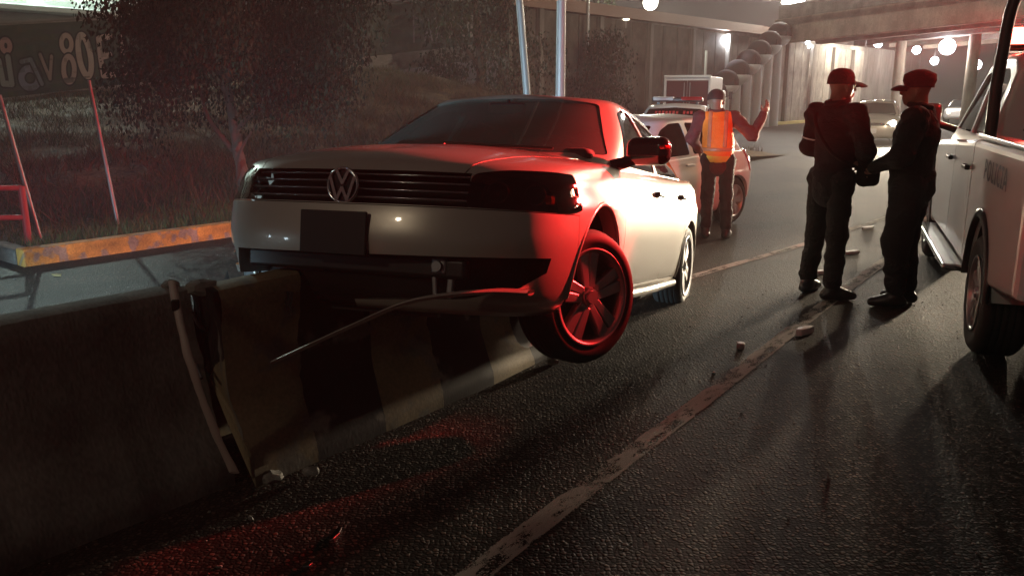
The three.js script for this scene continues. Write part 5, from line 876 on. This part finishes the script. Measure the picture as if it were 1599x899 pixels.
function bonesField(bones, k, wrinkle = 0) {                                         // bone: [a, b, ra, rb, squash in z]
  const B = bones.map(([a, b, ra, rb, sz = 1]) => ({ a, ra, rb: rb ?? ra, sz, d: [b[0] - a[0], b[1] - a[1], b[2] - a[2]] })); B.forEach(q => { q.l = q.d[0] ** 2 + q.d[1] ** 2 + q.d[2] ** 2 || 1e-9; });
  return (x, y, z) => {
    let f = 1;
    for (const q of B) { const px = x - q.a[0], py = y - q.a[1], pz = z - q.a[2], t = clamp((px * q.d[0] + py * q.d[1] + pz * q.d[2]) / q.l, 0, 1), dx = px - t * q.d[0], dy = py - t * q.d[1], dz = (pz - t * q.d[2]) * q.sz, e = Math.sqrt(dx * dx + dy * dy + dz * dz) - lerp(q.ra, q.rb, t); if (e < f + k) f = smin(f, e, k); }
    if (wrinkle && Math.abs(f) < 0.05) f += wrinkle * (fbm(x * 14 + z * 9 + 50, y * 22 + z * 5 + 50, 0, 3) - 0.5);
    return f;
  };
}
function span(bones, pad = 0.05) { const lo = [9, 9, 9], hi = [-9, -9, -9]; for (const [a, b, ra, rb] of bones) for (const p of [a, b]) for (let k = 0; k < 3; k++) { const r = Math.max(ra, rb ?? ra) + pad; lo[k] = Math.min(lo[k], p[k] - r); hi[k] = Math.max(hi[k], p[k] + r); } return [lo, hi]; }
const skinOf = (bones, k, cell, wr = 0, pad = 0.05) => { const [lo, hi] = span(bones, pad); return netMesh(lo, hi, cell, bonesField(bones, k, wr)); };
M.skin = S(new THREE.Color(0.20, 0.115, 0.08), 0.55);
function headGeo(c, turn, tilt = 0) {                                                // head with face, centred on c, looking along local +z before the turn
  const b = [[[0, 0.035, -0.012], [0, 0.035, -0.012], 0.083], [[0, 0.02, 0.022], [0, -0.01, 0.03], 0.068, 0.062], [[0, -0.055, 0.04], [0, -0.082, 0.058], 0.048, 0.034], [[-0.036, -0.05, 0.02], [0.036, -0.05, 0.02], 0.04], [[0, 0.016, 0.088], [0, -0.022, 0.108], 0.010, 0.015], [[-0.022, 0.032, 0.084], [0.022, 0.032, 0.084], 0.013], [[-0.018, -0.054, 0.086], [0.018, -0.054, 0.086], 0.010], [[-0.016, -0.066, 0.084], [0.016, -0.066, 0.084], 0.010], [[0.083, 0.005, -0.002], [0.088, -0.03, 0.004], 0.012, 0.009], [[-0.083, 0.005, -0.002], [-0.088, -0.03, 0.004], 0.012, 0.009], [[0, -0.03, -0.02], [0, -0.17, -0.03], 0.056, 0.058]];
  const f0 = bonesField(b, 0.02), eye = (x, y, z) => Math.min(...[-0.031, 0.031].map(e => Math.hypot((x - e) / 1.3, y - 0.013, z - 0.092) - 0.012));
  const g = netMesh([-0.13, -0.2, -0.13], [0.13, 0.15, 0.15], 0.0045, (x, y, z) => Math.max(f0(x, y, z), -eye(x, y, z)));
  const eb = [-0.031, 0.031].map(e => sph(0.0125, e, 0.013, 0.083, 1, 1, 1, 12));
  return merge([g, ...eb]).rotateX(tilt).rotateY(turn).translate(...c);
}
function handGeo(wrist, dir, palmN, curl, s = 1, right = false) {                    // palm, four unequal bent fingers and a thumb
  const d = V(...dir).normalize(), n = V(...palmN).addScaledVector(d, -V(...palmN).dot(d)).normalize(), w = d.clone().cross(n).multiplyScalar(right ? -1 : 1), o = V(...wrist), b = [];
  const pt = (x, y, z) => o.clone().addScaledVector(w, x * s).addScaledVector(d, y * s).addScaledVector(n, z * s).toArray();
  b.push([pt(-0.022, 0.02, 0), pt(-0.026, 0.085, 0), 0.017, 0.014], [pt(0, 0.015, 0), pt(0, 0.092, 0), 0.018, 0.014], [pt(0.022, 0.02, 0), pt(0.025, 0.085, 0), 0.017, 0.013], [pt(0, -0.04, 0), pt(0, 0.02, 0), 0.026, 0.022]);
  [[-0.031, 0.088, 0.040, 0.9], [-0.010, 0.096, 0.046, 1], [0.012, 0.093, 0.042, 1.05], [0.032, 0.084, 0.033, 1.15]].forEach(([x, y, l, c]) => { let p = [x, y, 0.0], a = 0; const L = [l, l * 0.62, l * 0.5], r = [0.0095, 0.0088, 0.008, 0.007]; for (let i = 0; i < 3; i++) { a += curl * c * [0.5, 0.85, 0.6][i]; const q = [p[0] + 0.002 * Math.sign(x), p[1] + L[i] * Math.cos(a), p[2] + L[i] * Math.sin(a)]; b.push([pt(...p), pt(...q), r[i] * s, r[i + 1] * s]); p = q; } });
  b.push([pt(-0.022, 0.025, 0.006), pt(-0.052, 0.055, 0.018), 0.013, 0.0115], [pt(-0.052, 0.055, 0.018), pt(-0.058, 0.088, 0.034), 0.0105, 0.0085]);
  return skinOf(b, 0.006, 0.0055, 0, 0.02);
}
function shoe(a, toe, h = 0.09, sole = true) { // a: ankle [x,y,z] ; toe direction [x,z]
  const l = Math.hypot(...toe), t = [toe[0] / l, toe[1] / l], p = (f, y) => [a[0] + t[0] * f, y, a[2] + t[1] * f];
  return skinOf([[p(-0.05, 0.042), p(0.06, 0.045), 0.042, 0.04], [p(0.06, 0.04), p(0.165, 0.035), 0.043, 0.034], [p(-0.01, 0.06), p(0.0, 0.15), 0.05, 0.054], [p(0.02, 0.08), p(0.1, 0.05), 0.04, 0.035]], 0.03, 0.009);
}
const cloth = (r, g, b, rough = 0.9) => S(new THREE.Color(r, g, b), rough, 0, { bumpMap: clothBump, bumpScale: 0.008 });
function buildPerson(label, pos, turn, J) {
  const p = thing('person', label, 'person', pos, turn), sides = ['L', 'R'];
  const core = [[J.pelvis, J.chest, 0.10, 0.12, 1.2], [J.chest, J.neck, 0.11, 0.06, 1.2], [J.neck, J.head, 0.055, 0.05]];
  for (const s of sides) core.push([J['hip' + s], J['knee' + s], 0.075, 0.05], [J['knee' + s], J['ank' + s], 0.05, 0.036], [J['sh' + s], J['el' + s], 0.042, 0.035], [J['el' + s], J['wr' + s], 0.034, 0.026]);
  const hands = sides.map(s => handGeo(J['wr' + s], J['hd' + s], J['hn' + s], J.curl ?? 0.6, 1, s === 'R'));
  obj('body', [skinOf(core, 0.04, 0.018), headGeo(J.head, J.headTurn ?? 0, J.headTilt ?? 0), ...hands], M.skin, p);
  const c = J.coat ?? {}, k = c.k ?? 1, jb = [[J.pelvis, J.belly ?? [0, (J.pelvis[1] + J.chest[1]) / 2, 0.02], 0.145 * k, 0.15 * k, 1.25], [J.belly ?? [0, (J.pelvis[1] + J.chest[1]) / 2, 0.02], J.chest, 0.15 * k, 0.16 * k, 1.25], [J.shL, J.shR, 0.075, 0.075, 1], [J.chest, [J.neck[0], J.neck[1] - 0.01, J.neck[2]], 0.14, 0.075, 1.15]];
  if (c.hem) jb.push([J.pelvis, [J.pelvis[0], c.hem, J.pelvis[2]], 0.15 * k, 0.155 * k, 1.2]);
  for (const s of sides) jb.push([J['sh' + s], J['el' + s], 0.073 * (c.arm ?? 1), 0.062 * (c.arm ?? 1)], [J['el' + s], J['wr' + s], 0.060 * (c.arm ?? 1), 0.044]);
  const jacket = obj('jacket', skinOf(jb, 0.045, 0.0135, 0.03), c.mat, p, c.label);
  if (c.collar) obj('collar', mv(new THREE.TorusGeometry(0.078, 0.022, 10, 28), J.neck[0], J.neck[1] + 0.02, J.neck[2], Math.PI / 2 - 0.15), c.mat, jacket);
  const t = J.trousers ?? {}, tb = [[J.hipL, J.hipR, 0.11, 0.11, 1.05], [J.pelvis, J.pelvis, 0.13, 0.13, 1.1]];
  for (const s of sides) { const kn = J['knee' + s], an = J['ank' + s]; tb.push([J['hip' + s], kn, 0.10 * (t.k ?? 1), 0.078 * (t.k ?? 1)], [kn, [an[0], an[1] + 0.06, an[2]], 0.076 * (t.k ?? 1), 0.066 * (t.cuff ?? 1)]); }
  obj('trousers', skinOf(tb, 0.03, 0.0135, 0.028), t.mat, p);
  for (const s of sides) obj('shoe', shoe(J['ank' + s], J['toe' + s]), J.shoeMat ?? M.black, p);
  return p;
}
const navy = cloth(0.011, 0.011, 0.014), navy2 = cloth(0.013, 0.012, 0.013), black2 = cloth(0.008, 0.008, 0.0095);
function cap(p, J, brim, mat, tall = 0) {
  const [x, y, z] = J.head, t = J.headTurn ?? 0, parts = [new THREE.LatheGeometry([[0.0005, 0.118 + tall * 0.3], [0.03, 0.116 + tall * 0.3], [0.062, 0.104 + tall * 0.3], [0.082 + tall * 0.4, 0.08 + tall * 0.3], [0.092 + tall * 0.3, 0.05], [0.096, 0.02], [0.0965, -0.002], [0.09, 0.0]].map(q => new THREE.Vector2(...q)), 28).scale(1, 1, 1.1).translate(0, 0.02, -0.008)];
  const o = obj('cap', parts.map(g => g.rotateY(t).translate(x, y, z)), mat, p);
  const br = gridGeo(20, 6, (u, v) => { const a = (u - 0.5) * 2.2, r = lerp(0.098, 0.098 + brim * Math.cos(a * 0.72), v); return V(Math.sin(a) * r, 0.038 - 0.03 * v * v - 0.012 * Math.abs(Math.sin(a)), Math.cos(a) * r * 1.12); });
  const br2 = br.clone().translate(0, -0.008, 0);
  obj('brim', merge([br, br2]).rotateY(t).translate(x, y, z), mat, o);
}
{
  // officer facing right, hands together in front
  const J = { pelvis: [0, 0.96, 0], chest: [0, 1.30, 0.0], neck: [0, 1.50, 0], head: [0.0, 1.635, 0.03], headTurn: -0.35, shL: [0.19, 1.435, -0.01], shR: [-0.19, 1.435, -0.01], elL: [0.26, 1.16, 0.02], elR: [-0.27, 1.15, 0.04], wrL: [0.08, 1.05, 0.24], wrR: [-0.10, 1.04, 0.25], hdL: [-0.7, -0.1, 0.5], hdR: [0.7, -0.1, 0.5], hnL: [0, -0.3, -1], hnR: [0, -0.3, -1], curl: 0.75, hipL: [0.095, 0.93, 0], hipR: [-0.095, 0.93, 0], kneeL: [0.13, 0.51, 0.03], kneeR: [-0.12, 0.51, -0.02], ankL: [0.15, 0.09, 0.0], ankR: [-0.15, 0.09, -0.06], toeL: [0.25, 1], toeR: [-0.55, 1], coat: { mat: navy, collar: true, hem: 0.86, k: 1.02, arm: 1.05 }, trousers: { mat: navy2, k: 1, cuff: 1.1 } };
  const p = buildPerson('person in dark uniform and peaked cap standing left, facing right with hands joined', [2.57, 0, -6.72], Math.PI - 62 * Math.PI / 180, J);
  p.scale.setScalar(1.03);
  cap(p, J, 0.075, navy);
  obj('shoulder_bag', [rbox(0.11, 0.19, 0.2, 0.05, -0.2, 0.98, 0.17), tube([[-0.14, 1.05, 0.16], [0.0, 1.3, 0.15], [0.14, 1.48, 0.03], [0.1, 1.4, -0.12], [-0.1, 1.15, -0.14], [-0.21, 1.02, 0.06]], 0.013, 30, 6)], black2, p);
  obj('sleeve_stripe', mv(new THREE.TorusGeometry(0.068, 0.006, 6, 24), 0.242, 1.24, 0.01, Math.PI / 2, 0, 0.25), M.white2, p);
}
{
  const J = { pelvis: [0, 0.97, 0], chest: [0, 1.31, 0.0], neck: [0, 1.52, 0], head: [0.0, 1.655, 0.03], headTurn: 0.15, shL: [0.2, 1.45, 0], shR: [-0.2, 1.45, 0], elL: [0.285, 1.18, 0.06], elR: [-0.29, 1.18, 0.05], wrL: [0.10, 1.06, 0.27], wrR: [-0.08, 1.06, 0.28], hdL: [-0.7, -0.15, 0.5], hdR: [0.7, -0.15, 0.5], hnL: [0, -0.3, -1], hnR: [0, -0.3, -1], curl: 0.8, hipL: [0.10, 0.94, 0], hipR: [-0.10, 0.94, 0], kneeL: [0.13, 0.52, 0.05], kneeR: [-0.14, 0.52, 0.03], ankL: [0.13, 0.09, 0.02], ankR: [-0.10, 0.09, -0.03], toeL: [0.3, 1], toeR: [-0.2, 1], coat: { mat: black2, collar: true, hem: 0.93, k: 1.28, arm: 1.3 }, trousers: { mat: navy, k: 1.35, cuff: 1.15 } };
  const p = buildPerson('person in a bulky dark jacket and cap standing right, back turned towards the pickup', [3.08, 0, -6.42], Math.PI + 58 * Math.PI / 180, J);
  cap(p, J, 0.07, black2, 0.05);
  obj('belt', mv(new THREE.TorusGeometry(0.17, 0.022, 8, 36).scale(1, 0.86, 1), 0, 0.955, 0, Math.PI / 2), M.black, p);
}
{
  // orange vest, seen from behind, right arm reaching out
  const J = { pelvis: [0, 0.93, 0], chest: [0.03, 1.24, 0.05], neck: [0.05, 1.43, 0.09], head: [0.06, 1.555, 0.13], headTurn: 0.1, headTilt: 0.25, shL: [0.22, 1.37, 0.06], shR: [-0.15, 1.37, 0.09], elL: [0.31, 1.14, 0.14], elR: [-0.36, 1.17, 0.12], wrL: [0.22, 0.98, 0.3], wrR: [-0.47, 1.40, 0.22], hdL: [-0.1, -0.5, 0.8], hdR: [-0.35, 0.8, 0.2], hnL: [-1, 0, 0], hnR: [0.6, 0.2, 0.7], curl: 0.5, hipL: [0.09, 0.9, 0], hipR: [-0.09, 0.9, 0], kneeL: [0.10, 0.49, 0.02], kneeR: [-0.11, 0.49, 0.0], ankL: [0.10, 0.09, -0.02], ankR: [-0.13, 0.09, -0.02], toeL: [0.2, 1], toeR: [-0.25, 1], coat: { mat: cloth(0.10, 0.018, 0.02), collar: true, hem: 0.86, k: 0.98, arm: 1.05 }, trousers: { mat: cloth(0.014, 0.012, 0.014), k: 0.95, cuff: 1 } };
  const p = buildPerson('person in an orange vest over a red jacket, seen from behind with one arm out', [2.36, 0, -9.6], Math.PI - 14 * Math.PI / 180, J);
  obj('hair', mv(new THREE.SphereGeometry(0.104, 24, 14, 0, Math.PI * 2, 0, Math.PI * 0.58).scale(1, 1.02, 1.06), 0.06, 1.585, 0.112, 0.15), cloth(0.02, 0.012, 0.012), p);
  const vb = [[[0, 0.95, 0.0], [0.01, 1.09, 0.02], 0.165, 0.168, 1.2], [[0.01, 1.09, 0.02], [0.03, 1.26, 0.05], 0.168, 0.168, 1.2], [[0.13, 1.37, 0.06], [-0.07, 1.37, 0.08], 0.088, 0.088, 1]];
  const hiv = S(new THREE.Color(0.95, 0.22, 0.02), 0.7, 0, { bumpMap: clothBump, bumpScale: 0.006, emissive: new THREE.Color(0, 0, 0) }), yel = S(new THREE.Color(0.85, 0.62, 0.08), 0.6), sil = S(new THREE.Color(0.55, 0.2, 0.1), 0.4);
  const fv = bonesField(vb, 0.05, 0.012), clip = (f, y0, y1) => (x, y, z) => Math.max(f(x, y, z), y0 - y, y - y1);
  const vest = obj('vest', netMesh([-0.3, 0.8, -0.25], [0.32, 1.5, 0.32], 0.012, clip(fv, 0.87, 1.44)), hiv, p);
  const band = (y0, y1, m, off) => obj('vest_band', netMesh([-0.32, y0 - 0.03, -0.28], [0.34, y1 + 0.03, 0.34], 0.011, clip((x, y, z) => fv(x, y, z) - off, y0, y1)), m, vest);
  band(0.875, 0.955, yel, 0.006); band(1.0, 1.04, sil, 0.007);
  for (const s of [0.1, -0.075]) { const q = bonesField([[[s, 1.05, -0.15], [s + 0.02, 1.36, -0.05], 0.026, 0.026]], 0.01); obj('vest_strap', netMesh([s - 0.08, 1.03, -0.26], [s + 0.1, 1.45, 0.1], 0.01, (x, y, z) => Math.max(fv(x, y, z) - 0.008, Math.abs(x - s - 0.01) - 0.022, 1.04 - y, z - 0.05)), sil, vest); }
}
// ---------------------------------------------------------------- street and bridge lamps
const px = (x, y, t) => { const u = (x - 799.5) / 1300, v = (y - 449.5) / 1300, c = Math.cos(PITCH), s = Math.sin(PITCH); return V(u * t, H - t * (v * c + s), -t * (c - v * s)); };   // a point seen at that place, t metres deep
function streetLamp(label, base, h, out, power, color, gl, group, cat = 'street lamp') {
  const o = thing('street_lamp', label, cat, base, 0, group), d = V(out[0], 0, out[1]);
  obj('shaft', bar([0, 0, 0], [0, h, 0], 0.09, 0.055, 14), M.galv, o);
  obj('arm', tube([[0, h - 0.1, 0], [d.x * 0.4, h + 0.2, d.z * 0.4], [d.x, h + 0.25, d.z]], 0.035, 14, 8), M.galv, o);
  const hd = obj('lamp_head', mv(rbox(0.3, 0.12, 0.66, 0.05), d.x * 1.15, h + 0.26, d.z * 1.15, 0, Math.atan2(d.x, d.z)), M.galv, o);
  obj('lamp_lens', mv(rbox(0.24, 0.06, 0.5, 0.025), d.x * 1.15, h + 0.18, d.z * 1.15, 0, Math.atan2(d.x, d.z)), gl, hd);
  if (power) lamp('point', color, power, [d.x * 1.15, h + 0.02, d.z * 1.15], o, { radius: 8 });
  return o;
}
const warmW = new THREE.Color(1, 0.80, 0.56), coolW = new THREE.Color(0.92, 0.95, 1);
// tall lamp on the right verge, beyond the right edge of the picture
streetLamp('tall warm street lamp on the right hand verge beyond the pickup', V(13.2, 0, -18), 6.8, [-1.1, 0.1], 280, warmW, glow(1, 0.85, 0.6, 30));
streetLamp('added warm street lamp out of view behind the camera, filling the front of the saloon', X(-9, 3.3, 0), 6.6, [0.9, 0.2], 27, warmW, glow(1, 0.82, 0.55, 12));  // lamp added out of view to brighten the saloon's front
// flood lamp at the left end of the bridge, and the row of lamps along the road beneath it
{
  const o = thing('flood_lamp', 'brightest white flood lamp over the left end of the bridge', 'lamp', px(1238, 10, 45.5).setY(1.15));
  obj('shaft', bar([0, 4.3, -0.2], [0, 5.5, 0], 0.06, 0.05, 14), M.galv, o);
  obj('lamp_head', [rbox(1.3, 0.12, 0.1, 0.03, 0, 5.4, 0), ...[-0.42, 0, 0.42].map(x => rbox(0.38, 0.36, 0.18, 0.04, x, 5.66, -0.02, 0.35))], M.galv, o);
  for (const x of [-0.42, 0, 0.42]) obj('lamp_lens', mv(rbox(0.34, 0.3, 0.03, 0.012), x, 5.63, 0.09, 0.35), glow(1, 0.96, 0.88, 60), o);
  lamp('point', new THREE.Color(1, 0.93, 0.8), 420, [0, 5.5, 0.4], o, { radius: 12 });
}
const rowLamps = [['first lamp from the left in the row under the bridge, by the bright wall', 1259, 70, 50, 4600], ['second lamp from the left in the row under the bridge, above the left officer', 1294, 77, 58, 1800], ['lamp under the bridge directly above a bright slim column', 1344, 60, 52, 240], ['lamp just right of the bright slim column under the bridge', 1372, 67, 56, 120], ['small lamp low between the officers under the bridge', 1432, 78, 60, 60], ['lamp close under the bridge beam above the right officer', 1437, 50, 50, 160], ['lamp under the bridge beam just right of the one above the right officer', 1460, 58, 54, 60], ['largest white lamp right of the right officer, below the beam', 1480, 73, 44, 260], ['small lamp below the largest one, right of the right officer', 1460, 95, 62, 40], ['lamp low beside the pickup roof at right', 1525, 101, 46, 120]];
for (const [lab, x, y, t, pw] of rowLamps) {
  const c = px(x, y, t), o = thing('bridge_lamp', lab, 'lamp', c, 0, 'lamps under the bridge');
  obj('lamp_housing', [cyl(0.1, 0.2, 0.12, 0, 0.16, 0), bar([0, 0.2, 0], [0, Math.max(0.4, 5.0 - c.y), 0], 0.025)], M.galv, o);
  obj('lamp_globe', sph(x === 1480 ? 0.4 : 0.28, 0, 0, 0), glow(0.92, 0.93, 1, x === 1480 ? 60 : 45), o);
  lamp('point', new THREE.Color(1, 0.85, 0.66), pw * 0.46, [0, -0.3, 0], o, { radius: 10 });
}
{ const c = px(1358, 10, 46), o = thing('bridge_lamp', 'lone lamp above the bridge beam, right of the flood lamp', 'lamp', c); obj('lamp_globe', sph(0.2, 0, 0, 0), glow(0.95, 0.94, 1, 45), o); lamp('point', new THREE.Color(1, 0.92, 0.82), 330, [-0.2, 0.05, 0.3], o, { radius: 10 }); obj('lamp_housing', bar([0, -2.2, 0], [0, 0.25, 0], 0.04, 0.03), M.galv, o); }
// two small lamps by the retaining wall
{ const c = px(1130, 66, 41.5), o = thing('wall_lamp', 'small bluish white lamp on a post against the retaining wall', 'lamp', V(c.x, 0, c.z)); obj('shaft', bar([0, 0, 0], [0, c.y, 0], 0.05, 0.04), M.galv, o); obj('lamp_globe', sph(0.11, 0, c.y, 0), glow(0.9, 0.95, 1, 25), o); lamp('point', coolW, 25, [0, c.y + 0.05, 0.3], o); }
pole('sign_post', 'thin grey post standing against the retaining wall behind the truck', 'post', (() => { const c = px(1098, 190, 38); return V(c.x, 0, c.z); })(), (() => { const c = px(1098, 80, 38); const b = px(1098, 190, 38); return V(b.x, c.y, b.z); })(), 0.07, 0.06, M.galv);
// lamp glowing in the trees behind the solar panel
{ const c = px(1016, 4, 36), o = thing('street_lamp', 'pale lamp glowing above the retaining wall behind the solar panel', 'street lamp', V(c.x, 4.8, c.z)); obj('shaft', bar([0, -0.3, 0], [0, c.y - 4.7, 0], 0.06, 0.05), M.galv, o); obj('lamp_globe', sph(0.32, 0, c.y - 4.8, 0), glow(1, 1, 0.82, 14), o); lamp('point', new THREE.Color(1, 1, 0.78), 130, [0, c.y - 4.6, 0.5], o, { radius: 15 }); }
{ const c = px(978, 28, 34), o = thing('wall_lamp', 'small square yellowish lamp on the coping left of the solar panel', 'lamp', c); obj('lamp_lens', rbox(0.26, 0.17, 0.1, 0.03, 0, 0, 0), glow(1, 0.95, 0.7, 6), o); obj('lamp_housing', [rbox(0.3, 0.2, 0.08, 0.03, 0, 0, -0.04), bar([0, -0.4, -0.04], [0, 0, -0.04], 0.02)], M.galv, o); }

scene.fog = new THREE.FogExp2(new THREE.Color(0.9, 0.85, 0.85), 0.0027);
renderer.render(scene, camera);
